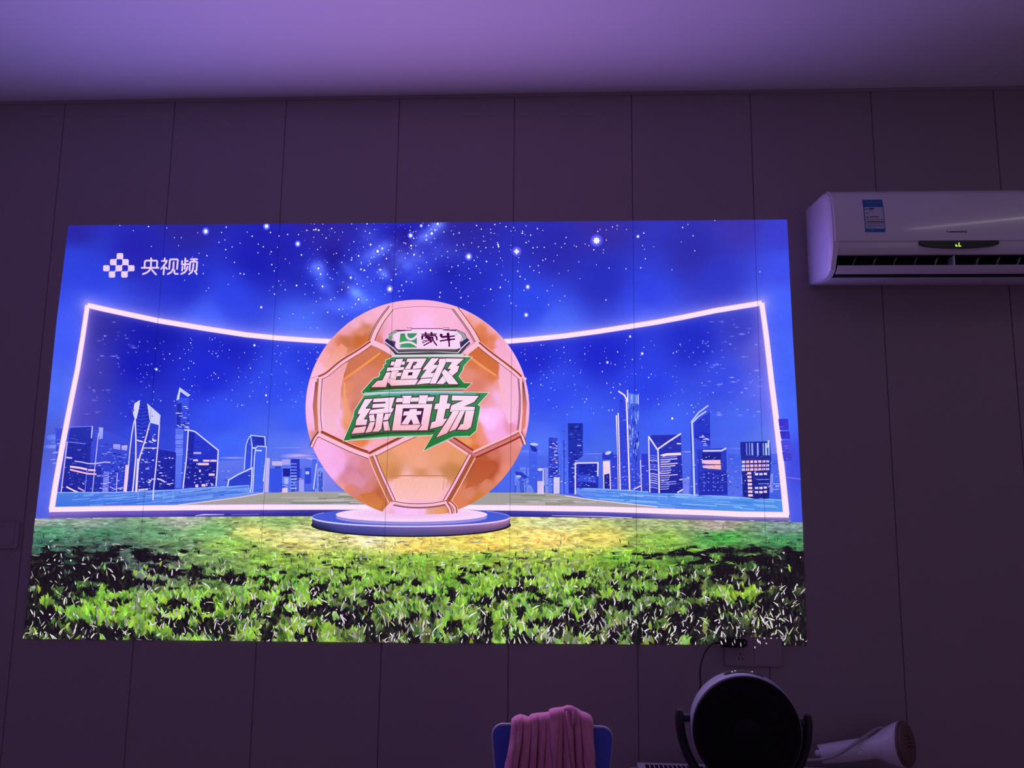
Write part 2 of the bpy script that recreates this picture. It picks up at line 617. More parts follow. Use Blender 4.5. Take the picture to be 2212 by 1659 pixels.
st = thing('garment_steamer', 'white handheld garment steamer with round copper face lying on the slim heater', 'steamer', (.88, -.09, HZ))
hd = at(1952, 1607, -.115)           # centre of the round face
tail = at(1778, 1629, -.068)
ax = (hd - tail)
L = ax.length
axn = (ax + Vector((0, -.15, 0))).normalized()      # head turned a little towards the room
bm = bmesh.new()
hp = catmull([tail, tail.lerp(hd, .28), tail.lerp(hd, .55), tail.lerp(hd, .62)], 6)
tube(bm, hp, [.0255 + .0035 * math.sin(PI * i / (len(hp) - 1)) for i in range(len(hp))], 20)
obj('handle', bm, m_steam, st, smooth=60)
bm = bmesh.new()
HR = .0605
rings = []
N = 32
b0 = tail.lerp(hd, .52)
for t, r in ((0, .022), (.10, .0262), (.22, .0285), (.36, .034), (.52, .043), (.68, .051), (.82, .0565), (.93, HR * .985), (1.0, HR)):
    c = b0.lerp(hd, t)
    d = (ax.normalized()).lerp(axn, t).normalized()
    a = d.cross(Vector((0, 0, 1))).normalized()
    b = a.cross(d).normalized()
    rings.append([bm.verts.new(c + (a * math.cos(2 * PI * k / N) + b * math.sin(2 * PI * k / N)) * r) for k in range(N)])
for r0, r1 in zip(rings[:-1], rings[1:]):
    for k in range(N):
        bm.faces.new((r0[k], r0[(k + 1) % N], r1[(k + 1) % N], r1[k]))
bm.faces.new(list(reversed(rings[0])))
bm.faces.new(rings[-1])
obj('head', bm, m_steam, st, smooth=60)
bm = bmesh.new()
lathe(bm, [(0, HR * 1.0), (.003, HR * 1.01), (.006, HR * .99), (.0065, HR * .94), (.009, HR * .94), (.012, HR * .91), (.015, HR * .70), (.0155, .001)], hd, axn, 40)
face = obj('face_plate', bm, m_copper, st, smooth=50)
a = axn.cross(Vector((0, 0, 1))).normalized()
b = a.cross(axn).normalized()
for (u, v) in ((-.004, .018), (.008, .016), (-.012, .010), (0, .010), (.012, .006), (-.014, .0), (-.004, .002), (.006, -.002), (.016, -.004), (-.006, -.008), (.004, -.010), (.013, -.014), (-.012, -.010), (.0, -.018)):
    bm = bmesh.new()
    lathe(bm, [(0, .0022), (.0012, .0022)], hd + axn * .0150 + a * u * -1.0 + b * (v + .004), axn, 10)
    obj('steam_hole', bm, m_hole, face)
bm = bmesh.new()
t0 = tail - ax.normalized() * .004
prong = catmull([tail + Vector((.004, -.006, -.002)), tail + Vector((-.012, -.008, .004)), tail + Vector((-.024, -.010, .005))], 4)
tube(bm, prong, [.009] * (len(prong) - 1) + [.007], 14)
lathe(bm, [(-.008, .0245), (0, .0262), (.006, .0262)], tail, ax, 24)
box(bm, tail.x - .014, tail.x + .01, tail.y - .012, tail.y + .012, tail.z + .015, tail.z + .0235, .003)
obj('tail_cap', bm, m_steam, st, smooth=50)
bm = bmesh.new()
bp = tail.lerp(hd, .42) + Vector((.0, -.027, .0))
box(bm, bp.x - .012, bp.x + .012, bp.y - .004, bp.y + .003, bp.z - .006, bp.z + .006, .003)
obj('trigger', bm, m_steam, st, smooth=50)
bm = bmesh.new()
sc = [at(1915, 1573, -.088), at(1898, 1573, -.085), at(1880, 1583, -.09), at(1850, 1604, -.112), at(1822, 1623, -.120), at(1796, 1636, -.112), at(1770, 1641, -.103),
      at(1740, 1643, -.10), at(1700, 1645, -.09), at(1690, 1645, -.088)]
tube(bm, catmull(sc, 6), .0042, 10)
obj('hose', bm, mat('hose_grey', (.34, .32, .34), .5), st, smooth=60)

# ------------------------------------------------------------------ round fan on a stool
FC = at(1613, 1580, -.42)            # centre of the black face
FR = .1345
PIV = Vector((FC.x, -.385, FC.z + .018))
fan = thing('desk_fan', 'round black-faced fan with silver rim held in a U-shaped bracket', 'fan', (FC.x, -.385, FC.z - .235))
STZ = FC.z - .235
ty = Vector((0, -1, 0))
bm = bmesh.new()
lathe(bm, [(-.098, FR * .50), (-.094, FR * .74), (-.080, FR * .92), (-.060, FR * .985), (-.035, FR * 1.012), (-.010, FR * 1.010), (0, FR * .998), (.002, FR * .97), (-.006, FR * .95)], FC, ty, 72)
drum = obj('drum_shell', bm, m_fanw, fan, smooth=40)
bm = bmesh.new()
lathe(bm, [(-.004, FR * .955), (.003, FR * .985), (.006, FR * .97), (.006, FR * .90), (.001, FR * .88), (.001, .001)], FC, ty, 72)
obj('front_face', bm, m_fan, fan, smooth=40)
bm = bmesh.new()
for k in range(48):
    q = 2 * PI * k / 48
    d = Vector((math.cos(q), 0, math.sin(q)))
    e = Vector((math.cos(q + .35), 0, math.sin(q + .35)))
    tube(bm, catmull([FC + d * .03 + ty * .006, FC + (d + e) * .5 * .08 + ty * .008, FC + e * FR * .91 + ty * .004], 4), .0011, 5)
for r in (.05, .075, .1):
    tube(bm, [FC + Vector((math.cos(2 * PI * k / 40), 0, math.sin(2 * PI * k / 40))) * r + ty * .0075 for k in range(41)], .0010, 5, cap=False)
lathe(bm, [(.003, .034), (.010, .033), (.012, .028), (.0125, .001)], FC, ty, 32)
obj('front_grille', bm, m_fan, fan, smooth=40)
# control strip on top of the drum
bm = bmesh.new()
for i in range(17):
    q = math.radians(90 + 21 - 42 * i / 16)
    for j, yy in enumerate((-.385, -.345)):
        pass
vs = []
for i in range(17):
    q = math.radians(90 + 20 - 42 * i / 16)
    row = []
    for yy in (.020, .042):
        rr = FR * (1.0115 if yy < .03 else 1.006) + .0012
        row.append(bm.verts.new(FC + Vector((math.cos(q) * rr, yy, math.sin(q) * rr))))
    vs.append(row)
for p, q in zip(vs[:-1], vs[1:]):
    bm.faces.new((p[0], q[0], q[1], p[1]))
bmesh.ops.solidify(bm, geom=bm.faces, thickness=.0012)
cs = obj('control_strip', bm, mat('control_dark', (.03, .03, .045), .2), fan)
for deg, yy in ((101, .050), (97.5, .055), (90, .055), (84, .050), (79.5, .060), (80, .045)):
    q = math.radians(deg)
    bm = bmesh.new()
    yy -= .022
    rr = FR * 1.011 + .0020
    p = FC + Vector((math.cos(q) * rr, yy, math.sin(q) * rr))
    lathe(bm, [(0, .0016), (.0008, .0016)], p, (math.cos(q), 0, math.sin(q)), 8)
    obj('button_light', bm, m_led if deg in (101, 97.5, 79.5) else m_trim, cs)
fan.rotation_euler = (0, 0, math.radians(-4.0))       # turned a little to face down the room
fan.location.x += .002
# U bracket
bm = bmesh.new()
up = []
for i in range(33):
    q = math.radians(180 + 180 * i / 32)
    up.append(Vector((FC.x + .1585 * math.cos(q) * (1 if abs(math.sin(q)) < .5 else 1.0), PIV.y, PIV.z + .192 * math.sin(q))))
arm = [Vector((FC.x - .1590, PIV.y, PIV.z + .018))] + up + [Vector((FC.x + .1590, PIV.y, PIV.z + .018))]
tube(bm, arm, [.008] + [.0120] * (len(arm) - 2) + [.008], 14, flat=(Vector((0, 1, 0)), 1.35))
obj('bracket', bm, m_fanb, fan, smooth=60)
for s in (-1, 1):
    bm = bmesh.new()
    lathe(bm, [(0, .010), (.016, .010)], PIV + Vector((s * .149, 0, -.002)), (-s, 0, 0), 20)
    obj('pivot_knob', bm, m_fanb, fan, smooth=50)
bm = bmesh.new()
lathe(bm, [(0, .085), (.004, .088), (.014, .086), (.020, .06), (.030, .03)], Vector((FC.x, PIV.y, STZ)), (0, 0, 1), 48)
obj('base', bm, m_fanb, fan, smooth=50)
sl = thing('stool', 'low round wooden stool standing under the round fan', 'stool', (FC.x, PIV.y, 0))
bm = bmesh.new()
lathe(bm, [(0, .15), (.004, .155), (.022, .155), (.026, .15)], Vector((FC.x, PIV.y, STZ - .026)), (0, 0, 1), 48)
obj('seat', bm, m_wood, sl, smooth=40)
for k in range(4):
    q = PI / 4 + k * PI / 2
    d = Vector((math.cos(q), math.sin(q), 0))
    bm = bmesh.new()
    tube(bm, [Vector((FC.x, PIV.y, STZ - .024)) + d * .10, Vector((FC.x, PIV.y, 0)) + d * .145], .013, 12)
    obj('leg', bm, m_wood, sl, smooth=60)

# ------------------------------------------------------------------ chair with a towel
CY = -.45
cl, cr = at(1063, 1585, CY), at(1324, 1585, CY)
CTOP = at(1200, 1566, CY).z
ccx, chw = (cl.x + cr.x) / 2, (cr.x - cl.x) / 2
ch = thing('chair', 'small chair with a blue back panel edged in grey, towel over it', 'chair', (ccx, CY - .15, 0))
cb0 = CTOP - .30


def back_outline(inset, zlo):
    r = .024
    pts = []
    hw = chw - inset
    top = CTOP - inset
    taper = .055
    for k in range(9):
        q = math.radians(90 * k / 8)
        pts.append((ccx + hw - r + r * math.cos(q), top - r + r * math.sin(q)))
    for k in range(9):
        q = math.radians(90 + 90 * k / 8)
        pts.append((ccx - hw + r + r * math.cos(q), top - r + r * math.sin(q)))
    dz = top - zlo
    pts.append((ccx - hw + dz * taper * 1.6, zlo))
    pts.append((ccx + hw - dz * taper * 1.6, zlo))
    return pts


bm = bmesh.new()
prism_y(bm, back_outline(.003, cb0 + .003), CY - .006, CY + .006)
obj('back_panel', bm, m_blue, ch)
bm = bmesh.new()
ol = [Vector((x, CY, z)) for x, z in back_outline(.004, cb0)]
tube(bm, ol + [ol[0]], .0058, 8, cap=False)
obj('edge_trim', bm, m_trim, ch, smooth=60)
bm = bmesh.new()
box(bm, ccx - .18, ccx + .18, CY - .40, CY - .03, .43, .455, .01)
obj('seat', bm, m_blue, ch, smooth=40)
for sx in (-1, 1):
    bm = bmesh.new()
    tube(bm, catmull([(ccx + sx * .115, CY + .016, cb0 + .05), (ccx + sx * .125, CY + .012, .55), (ccx + sx * .15, CY, .44), (ccx + sx * .17, CY + .04, 0)], 5), .010, 10)
    obj('leg', bm, m_metal, ch, smooth=60)
    bm = bmesh.new()
    tube(bm, [(ccx + sx * .155, CY - .36, .432), (ccx + sx * .17, CY - .40, 0)], .010, 10)
    obj('leg', bm, m_metal, ch, smooth=60)

# towel: a sheet running up behind the back panel, over its top edge and down the front in soft folds
tw_top = [(1104, 1560), (1112, 1553), (1122, 1549.5), (1133, 1552), (1141, 1556), (1147, 1549), (1158, 1547), (1170, 1546), (1186, 1544), (1188, 1538), (1200, 1535),
          (1217, 1533.5), (1224, 1530), (1234, 1530.5), (1246, 1536), (1258, 1543), (1270, 1547), (1277, 1552), (1281, 1560)]


def towel():
    NU, NV = 150, 74
    bm = bmesh.new()
    ux = [p[0] for p in tw_top]
    uy = [p[1] for p in tw_top]
    # fold table: (u at top, u at bottom, width, height) ridges
    rid = [(.08, .06, .085, .026), (.20, .24, .050, .012), (.285, .36, .040, .015), (.38, .44, .030, .008), (.52, .53, .085, .020), (.70, .735, .040, .020),
           (.80, .86, .036, .012), (.90, .955, .055, .018)]
    crs = [(.145, .165, .014, .024), (.245, .305, .011, .016), (.325, .405, .013, .024), (.43, .455, .009, .011), (.465, .60, .008, .010), (.635, .655, .012, .016),
           (.665, .80, .009, .015), (.755, .815, .012, .020), (.845, .905, .010, .017), (.58, .56, .007, .006), (.07, .115, .008, .008)]
    grid = []
    for j in range(NV + 1):
        v = j / NV                      # 0 back bottom .. .35 top .. 1 front bottom
        row = []
        for i in range(NU + 1):
            u = i / NU
            pxt = ux[0] + (ux[-1] - ux[0]) * u
            zt = at(pxt, float(np.interp(pxt, ux, uy)), CY - .02).z
            zt = max(zt, CTOP + .012)
            if v < .34:                 # behind
                s = (.34 - v) / .34
                z = zt - .012 - s * .17
                y = CY + .016 + .004 * math.sin(u * 21) + .01 * s
                w = 1.0 + .03 * s
                d = s * .2
            elif v < .44:               # over the top
                q = (v - .34) / .10 * PI
                z = zt - .012 + .012 * math.sin(q)
                y = CY - .004 + .020 * math.cos(q)
                w, d = 1.0, 0.0
            else:
                s = (v - .44) / .56
                z = zt - .012 - s * .235
                y = CY - .024 - .010 * math.sin(min(1, s * 3) * PI / 2)
                w = 1.0
                d = s
            # width of the front grows to the left lower down
            zl = min(1.0, d * 2.0)
            xl = at(1104, 1600, CY - .03).x - .021 * math.sin(min(1, d / .62) * PI / 2) ** 2 + .012 * max(0, d - .62)
            xr = at(1281, 1600, CY - .03).x + .014 * d
            if v < .34:
                xl, xr = at(1108, 1600, CY).x, at(1279, 1600, CY).x
            x = xl + (xr - xl) * u
            h = 0.0
            amp = min(1.0, .30 + d * 2.6) if v >= .34 else .3
            for (a0, a1, wd, hh) in rid:
                c = a0 + (a1 - a0) * d
                h += hh * math.exp(-((u - c) / wd) ** 2)
            for (a0, a1, wd, hh) in crs:
                c = a0 + (a1 - a0) * d
                h -= hh * math.exp(-((u - c) / wd) ** 2)
            h += .0012 * math.sin(u * 47 + d * 7) + .0012 * math.sin(u * 83 - d * 21 + 2 * math.sin(d * 9)) + .0016 * math.sin(d * 34 + u * 19) * math.exp(-d * 2.5)
            if v >= .40:
                y -= h * amp
            if j == 0 or j == NV:
                z += .004 * math.sin(u * 17)
            row.append(bm.verts.new((x, y, z)))
        grid.append(row)
    for j in range(NV):
        for i in range(NU):
            bm.faces.new((grid[j][i], grid[j][i + 1], grid[j + 1][i + 1], grid[j + 1][i]))
    return bm


tw = obj('towel', towel(), m_towel, None, smooth=80)
tw['label'] = 'crumpled pink towel draped over the blue chair back'
tw['category'] = 'towel'
md = tw.modifiers.new('thickness', 'SOLIDIFY')
md.thickness = .004
md.offset = 0
# the turned-over flap on top of the towel
bm = bmesh.new()
fp = [at(1220, 1533, CY - .016), at(1233, 1531.5, CY - .026), at(1241, 1537, CY - .034), at(1241, 1549, CY - .040), at(1236, 1566, CY - .036)]
fpc = catmull(fp, 6)
tube(bm, fpc, [.003 + .0050 * math.sin(PI * min(1, .12 + i / (len(fpc) - 1) * .88)) for i in range(len(fpc))], 12)
obj('towel_flap', bm, m_towel, tw, smooth=80)

# ------------------------------------------------------------------ the projected picture
# Everything in the picture is light thrown flat on the wall: one emitting material reads each part's colours,
# dims them in the grooves between wall panels and lets the woven wall covering show through.
m_pic = bpy.data.materials.new('projected_light')
m_pic.use_nodes = True
nt = m_pic.node_tree
nt.nodes.remove(nt.nodes['Principled BSDF'])


def nd(t, **kw):
    n = nt.nodes.new(t)
    for k, v in kw.items():
        setattr(n, k, v)
    return n


def mth(op, a, b=None):
    n = nd('ShaderNodeMath', operation=op)
    for i, v in enumerate((a, b)):
        if v is None:
            continue
        if isinstance(v, (int, float)):
            n.inputs[i].default_value = v
        else:
            nt.links.new(v, n.inputs[i])
    return n.outputs[0]


geo = nd('ShaderNodeNewGeometry')
sep = nd('ShaderNodeSeparateXYZ')
nt.links.new(geo.outputs['Position'], sep.inputs[0])
fr = mth('FRACT', mth('ADD', mth('DIVIDE', mth('SUBTRACT', sep.outputs[0], SEAM0), SEAMW), .5))
dist = mth('MULTIPLY', mth('ABSOLUTE', mth('SUBTRACT', fr, .5)), SEAMW)
mr = nd('ShaderNodeMapRange')
mr.interpolation_type = 'SMOOTHSTEP'
mr.inputs['From Min'].default_value = .0003
mr.inputs['From Max'].default_value = .0024
mr.inputs['To Min'].default_value = .62
mr.inputs['To Max'].default_value = 1.0
nt.links.new(dist, mr.inputs['Value'])
mp = nd('ShaderNodeMapping')
mp.inputs['Scale'].default_value = (420, 1, 45)
nt.links.new(geo.outputs['Position'], mp.inputs[0])
wn = nd('ShaderNodeTexNoise')
wn.inputs['Scale'].default_value = 1.0
wn.inputs['Detail'].default_value = 2
nt.links.new(mp.outputs[0], wn.inputs['Vector'])
weave = mth('ADD', mth('MULTIPLY', wn.outputs['Fac'], .22), .89)
atn = nd('ShaderNodeAttribute', attribute_name='Col')
em = nd('ShaderNodeEmission')
nt.links.new(atn.outputs['Color'], em.inputs[0])
nt.links.new(mth('MULTIPLY', mr.outputs[0], weave), em.inputs[1])
nt.links.new(em.outputs[0], nt.nodes['Material Output'].inputs[0])

pic = thing('projected_picture', 'bright projected picture of a golden football before a night skyline on the wall', 'projection', (-.45, 0, CH + .2))
PO = np.array([-.45, 0.0, CH + .2])
rng = np.random.default_rng(7)
random.seed(5)


class Paint:
    """collects flat coloured triangles; points are photo pixels, laid on the wall plane"""

    def __init__(s, depth, step=2e-6):
        s.v, s.c, s.t, s.y = [], [], [], []
        s.d, s.step, s.k, s.n = depth, step, 0, 0

    def add(s, P, C, T):
        s.v.append(np.asarray(P, float))
        C = np.asarray(C, float)
        if C.ndim == 1:
            C = np.tile(C, (len(P), 1))
        s.c.append(C)
        s.t.append(np.asarray(T, int) + s.n)
        s.y.append(np.full(len(P), -(s.d + s.k * s.step)))
        s.n += len(P)
        s.k += 1

    def poly(s, P, col):
        """col: one rgb, a list per point, or a function of (x, y)"""
        if callable(col):
            C = [col(x, y) for x, y in P]
        else:
            C = col
        T = tessellate_polygon([[Vector((x, y, 0)) for x, y in P]])
        if T:
            s.add(P, C, T)

    def stroke(s, P, wd, col, taper=None, closed=False, ends=True):
        P = [np.array(p, float) for p in P]
        n = len(P)
        if n < 2:
            return
        Lf, Rt = [], []
        for i in range(n):
            a = P[i - 1] if (i > 0 or closed) else None
            b = P[(i + 1) % n] if (i < n - 1 or closed) else None
            d1 = P[i] - a if a is not None else b - P[i]
            d2 = b - P[i] if b is not None else d1
            d1 = d1 / (np.linalg.norm(d1) + 1e-9)
            d2 = d2 / (np.linalg.norm(d2) + 1e-9)
            m = d1 + d2
            m = m / (np.linalg.norm(m) + 1e-9)
            nn = np.array([-m[1], m[0]])
            k = 1 / max(.45, abs(nn @ np.array([-d1[1], d1[0]])))
            ww = (wd[i] if isinstance(wd, (list, tuple, np.ndarray)) else wd) / 2
            if taper:
                ww *= taper(i / (n - 1))
            Lf.append(P[i] + nn * ww * k)
            Rt.append(P[i] - nn * ww * k)
        V = Lf + Rt
        T = []
        for i in range(n if closed else n - 1):
            j = (i + 1) % n
            T += [(i, j, n + j), (i, n + j, n + i)]
        C = [col(x, y) for x, y in V] if callable(col) else col
        s.add(V, C, T)

    def rstroke(s, P, wd, col):
        """stroke with round ends and joints"""
        s.stroke(P, wd, col)
        for p in P:
            s.ell(p[0], p[1], wd / 2, wd / 2, col, 10)

    def ell(s, x, y, rx, ry, col, n=14, rot=0.0, edge=None):
        q = np.arange(n) * 2 * PI / n
        px, py = rx * np.cos(q), ry * np.sin(q)
        P = np.stack([x + px * math.cos(rot) - py * math.sin(rot), y + px * math.sin(rot) + py * math.cos(rot)], 1)
        P = np.vstack([[x, y], P])
        T = [(0, i + 1, (i + 1) % n + 1) for i in range(n)]
        C = np.tile(np.asarray(col, float), (n + 1, 1))
        if edge is not None:
            C[1:] = edge
        s.add(P, C, T)

    def grid(s, XX, YY, CC, mask=None):
        ny, nx = XX.shape
        idx = np.arange(nx * ny).reshape(ny, nx)
        a, b, c, d = idx[:-1, :-1].ravel(), idx[:-1, 1:].ravel(), idx[1:, 1:].ravel(), idx[1:, :-1].ravel()
        if mask is not None:
            k = mask.ravel()
            ok = k[a] & k[b] & k[c] & k[d]
            a, b, c, d = a[ok], b[ok], c[ok], d[ok]
        T = np.vstack([np.stack([a, b, c], 1), np.stack([a, c, d], 1)])
        s.add(np.stack([XX.ravel(), YY.ravel()], 1), CC.reshape(-1, 3), T)

    def build(s, name, parent=pic, clip=True, label=None):
        P = np.vstack(s.v)
        if clip:
            P = inside(P)
        C = npl(np.vstack(s.c))
        T = np.vstack(s.t)
        Y = np.concatenate(s.y)
        W = wallnp(P)
        co = np.stack([W[:, 0], Y, W[:, 1]], 1)
        # every triangle faces the room
        o = origin_of(parent)
        A, B, D = co[T[:, 0]], co[T[:, 1]], co[T[:, 2]]
        ny_ = (B[:, 2] - A[:, 2]) * (D[:, 0] - A[:, 0]) - (B[:, 0] - A[:, 0]) * (D[:, 2] - A[:, 2])
        fl = ny_ > 0
        T[fl] = T[fl][:, [0, 2, 1]]
        co = co - np.array(o)
        me = bpy.data.meshes.new(name)
        me.vertices.add(len(co))
        me.vertices.foreach_set('co', co.astype(np.float32).ravel())
        me.loops.add(T.size)
        me.loops.foreach_set('vertex_index', T.astype(np.int32).ravel())
        me.polygons.add(len(T))
        me.polygons.foreach_set('loop_start', np.arange(0, T.size, 3, dtype=np.int32))
        me.update(calc_edges=True)
        at_ = me.color_attributes.new('Col', 'FLOAT_COLOR', 'POINT')
        at_.data.foreach_set('color', np.hstack([C, np.ones((len(C), 1))]).astype(np.float32).ravel())
        me.materials.append(m_pic)
        ob = bpy.data.objects.new(name, me)
        COL.objects.link(ob)
        ob.parent = parent
        if label:
            ob['label'] = label
        return ob


QTL, QTR, QBR, QBL = np.array([148., 487]), np.array([1700., 474.5]), np.array([1742., 1395]), np.array([52., 1380])


def edge_x_left(y):
    return np.interp(y, [487, 700, 900, 1120, 1380], [148, 122, 102, 77, 52])


def edge_x_right(y):
    return np.interp(y, [474, 700, 900, 1120, 1395], [1700, 1711, 1722.5, 1733, 1742])


def inside(P):
    """keep points within the picture's outline"""
    x, y = P[:, 0].copy(), P[:, 1].copy()
    t = np.clip((x - 148) / (1700 - 148), -.1, 1.1)
    y = np.maximum(y, 487 + (474.5 - 487) * t)
    b = np.interp(x, [52, 400, 900, 1500, 1742], [1379, 1382.5, 1388, 1392, 1394])
    y = np.minimum(y, b)
    x = np.clip(x, edge_x_left(y), edge_x_right(y))
    return np.stack([x, y], 1)


def vnoise(x, y, seed, n=64):
    g = np.random.default_rng(seed).random((n, n))
    x = np.asarray(x) % n
    y = np.asarray(y) % n
    xi, yi = np.floor(x).astype(int) % n, np.floor(y).astype(int) % n
    fx, fy = x - np.floor(x), y - np.floor(y)
    fx, fy = fx * fx * (3 - 2 * fx), fy * fy * (3 - 2 * fy)
    a, b = g[yi, xi], g[yi, (xi + 1) % n]
    c, d = g[(yi + 1) % n, xi], g[(yi + 1) % n, (xi + 1) % n]
    return (a * (1 - fx) + b * fx) * (1 - fy) + (c * (1 - fx) + d * fx) * fy


def fbm(x, y, seed, o=4):
    r, a, t = 0, .5, 0
    for k in range(o):
        r = r + a * vnoise(x * 2 ** k, y * 2 ** k, seed + k)
        t += a
        a *= .5
    return r / t


def idw(pts, x, y, p=3.0, eps=6.0, sx=1.0, sy=1.0):
    x, y = np.asarray(x, float), np.asarray(y, float)
    num = np.zeros(x.shape + (len(pts[0][2]),))
    den = np.zeros(x.shape)
    for (px, py, c) in pts:
        d = np.sqrt(((x - px) * sx) ** 2 + ((y - py) * sy) ** 2 + eps * eps)
        w_ = d ** -p
        num += w_[..., None] * np.array(c, float)
        den += w_
    return num / den[..., None]


def in_poly(x, y, poly):
    r = np.zeros(x.shape, bool)
    j = len(poly) - 1
    for i in range(len(poly)):
        xi, yi = poly[i]
        xj, yj = poly[j]
        c_ = ((yi > y) != (yj > y)) & (x < (xj - xi) * (y - yi) / (yj - yi + 1e-9) + xi)
        r ^= c_
        j = i
    return r


def seg_dist(x, y, line):
    best = np.full(np.shape(x), 1e9)
    sgn = np.zeros(np.shape(x))
    for (ax_, ay), (bx, by) in zip(line[:-1], line[1:]):
        dx, dy = bx - ax_, by - ay
        t = np.clip(((x - ax_) * dx + (y - ay) * dy) / (dx * dx + dy * dy), 0, 1)
        ex, ey = x - (ax_ + t * dx), y - (ay + t * dy)
        d = np.hypot(ex, ey)
        best = np.where(d < best, d, best)
    return best


def zt_(ox, oy, s):
    return lambda L: [(ox + x / s, oy + y / s) for x, y in L]


TOPL = [(190, 660), (225, 668), (262, 676), (342, 693), (447, 710.5), (532, 723.5), (600, 730.5), (670, 735.5), (725, 738.5)]
TOPR = [(1085, 738.5), (1140, 734), (1219, 726), (1290, 716.5), (1354, 706.5), (1420, 696), (1476, 685.5), (1547, 671), (1645, 655)]
LBAR = [(190, 660), (180, 728), (169, 796), (159, 845), (147, 905), (133, 980), (121, 1048), (113, 1101)]
RBAR = [(1645, 655), (1655, 728), (1666, 825), (1676, 905), (1685, 984), (1692, 1050), (1698, 1112)]
BBAR = [(107.5, 1101), (250, 1098.5), (400, 1096.5), (560, 1095.5), (720, 1096), (900, 1096), (1100, 1097), (1280, 1099.5), (1400, 1103), (1520, 1107.5), (1600, 1111), (1703.5, 1112.5)]

# --- night sky with glow
NX, NY = 430, 190
tv = np.linspace(0, 1, NY)
yy = 470 + (1135 - 470) * tv
XX = np.zeros((NY, NX))
YY = np.zeros((NY, NX))
for j in range(NY):
    XX[j] = np.linspace(edge_x_left(yy[j]), edge_x_right(yy[j]), NX)
    YY[j] = yy[j]
t_ = np.clip((XX - 148) / 1552, 0, 1)
topy = 487 - 12.5 * t_
YY = np.where(YY < topy, topy, YY)
topline_y = np.interp(XX, [p[0] for p in TOPL + TOPR], [p[1] for p in TOPL + TOPR])
lx = np.interp(YY, [p[1] for p in LBAR], [p[0] for p in LBAR])
rx = np.interp(YY, [p[1] for p in RBAR], [p[0] for p in RBAR])
inside_f = (YY > topline_y) & (XX > lx) & (XX < rx)
OUT = [(160, 500, (44, 40, 168)), (400, 490, (44, 38, 160)), (700, 490, (46, 38, 165)), (1000, 490, (46, 40, 162)), (1300, 485, (56, 46, 165)), (1600, 485, (62, 52, 175)),
       (1690, 500, (60, 62, 205)), (160, 560, (46, 66, 222)), (300, 540, (38, 36, 178)), (600, 540, (36, 34, 178)), (900, 540, (38, 38, 186)), (1200, 540, (44, 42, 176)),
       (1500, 545, (48, 46, 175)), (1690, 580, (62, 78, 235)), (200, 620, (42, 62, 226)), (400, 610, (34, 44, 200)), (700, 610, (38, 48, 200)), (1000, 610, (36, 44, 195)),
       (1300, 610, (40, 46, 190)), (1550, 610, (46, 54, 200)), (200, 650, (58, 84, 245)), (500, 650, (46, 66, 232)), (800, 660, (60, 84, 244)), (1150, 660, (46, 70, 235)),
       (1400, 650, (46, 62, 225)), (1690, 660, (66, 96, 252)), (450, 690, (64, 92, 250)), (650, 712, (72, 104, 252)), (1200, 705, (70, 102, 252)), (1400, 678, (62, 88, 250)),
       (140, 720, (66, 92, 250)), (120, 850, (78, 108, 246)), (105, 960, (80, 96, 215)), (92, 1060, (82, 102, 236)), (82, 1115, (84, 96, 225)),
       (1690, 760, (72, 102, 252)), (1700, 900, (72, 106, 252)), (1718, 1000, (64, 76, 225)), (1725, 1120, (72, 88, 228)), (560, 560, (30, 32, 182)), (880, 600, (38, 46, 205))]
INN = [(210, 690, (44, 40, 160)), (330, 720, (26, 28, 175)), (500, 745, (30, 36, 196)), (680, 770, (40, 58, 225)), (200, 800, (56, 54, 175)), (300, 790, (26, 28, 185)),
       (450, 810, (32, 42, 212)), (600, 830, (50, 76, 240)), (180, 880, (66, 64, 190)), (300, 880, (40, 52, 205)), (480, 900, (54, 82, 244)), (640, 900, (62, 96, 250)),
       (500, 960, (66, 102, 250)), (620, 985, (84, 118, 246)), (300, 950, (54, 74, 222)), (170, 980, (66, 74, 200)), (250, 1040, (62, 84, 215)), (640, 1040, (80, 112, 240)),
       (560, 1005, (96, 116, 235)), (650, 1015, (190, 160, 232)), (1150, 770, (34, 42, 205)), (1300, 760, (32, 40, 205)), (1500, 740, (34, 44, 200)), (1600, 710, (54, 60, 196)), (1640, 760, (84, 86, 215)),
       (1200, 840, (52, 76, 240)), (1400, 830, (46, 66, 235)), (1560, 820, (56, 76, 232)), (1650, 850, (86, 100, 240)), (1250, 920, (64, 96, 248)), (1450, 920, (66, 100, 248)),
       (1600, 910, (72, 102, 244)), (1180, 975, (84, 116, 248)), (1300, 985, (72, 106, 236)), (1450, 985, (70, 98, 228)), (1640, 960, (86, 116, 240)), (1670, 1060, (86, 100, 220)), (1200, 1050, (80, 104, 236))]
C_o = idw(OUT, XX, YY, 3.2, 18)
C_i = idw(INN, XX, YY, 3.2, 18)
CC = np.where(inside_f[..., None], C_i, C_o)
dl = np.minimum(seg_dist(XX, YY, TOPL), seg_dist(XX, YY, TOPR))
db = np.minimum(seg_dist(XX, YY, LBAR), seg_dist(XX, YY, RBAR))
g1 = np.where(inside_f, np.exp(-dl / 7) * .45, np.exp(-dl / 11) * .62 + np.exp(-dl / 40) * .10)
g2 = np.where(inside_f, np.exp(-db / 9) * .55 + np.exp(-db / 32) * .20, np.exp(-db / 8) * .42)
CC = CC + (np.array([225, 200, 255]) - CC) * np.clip(g1, 0, 1)[..., None]
CC = CC + (np.array([200, 165, 250]) - CC) * np.clip(g2, 0, 1)[..., None]
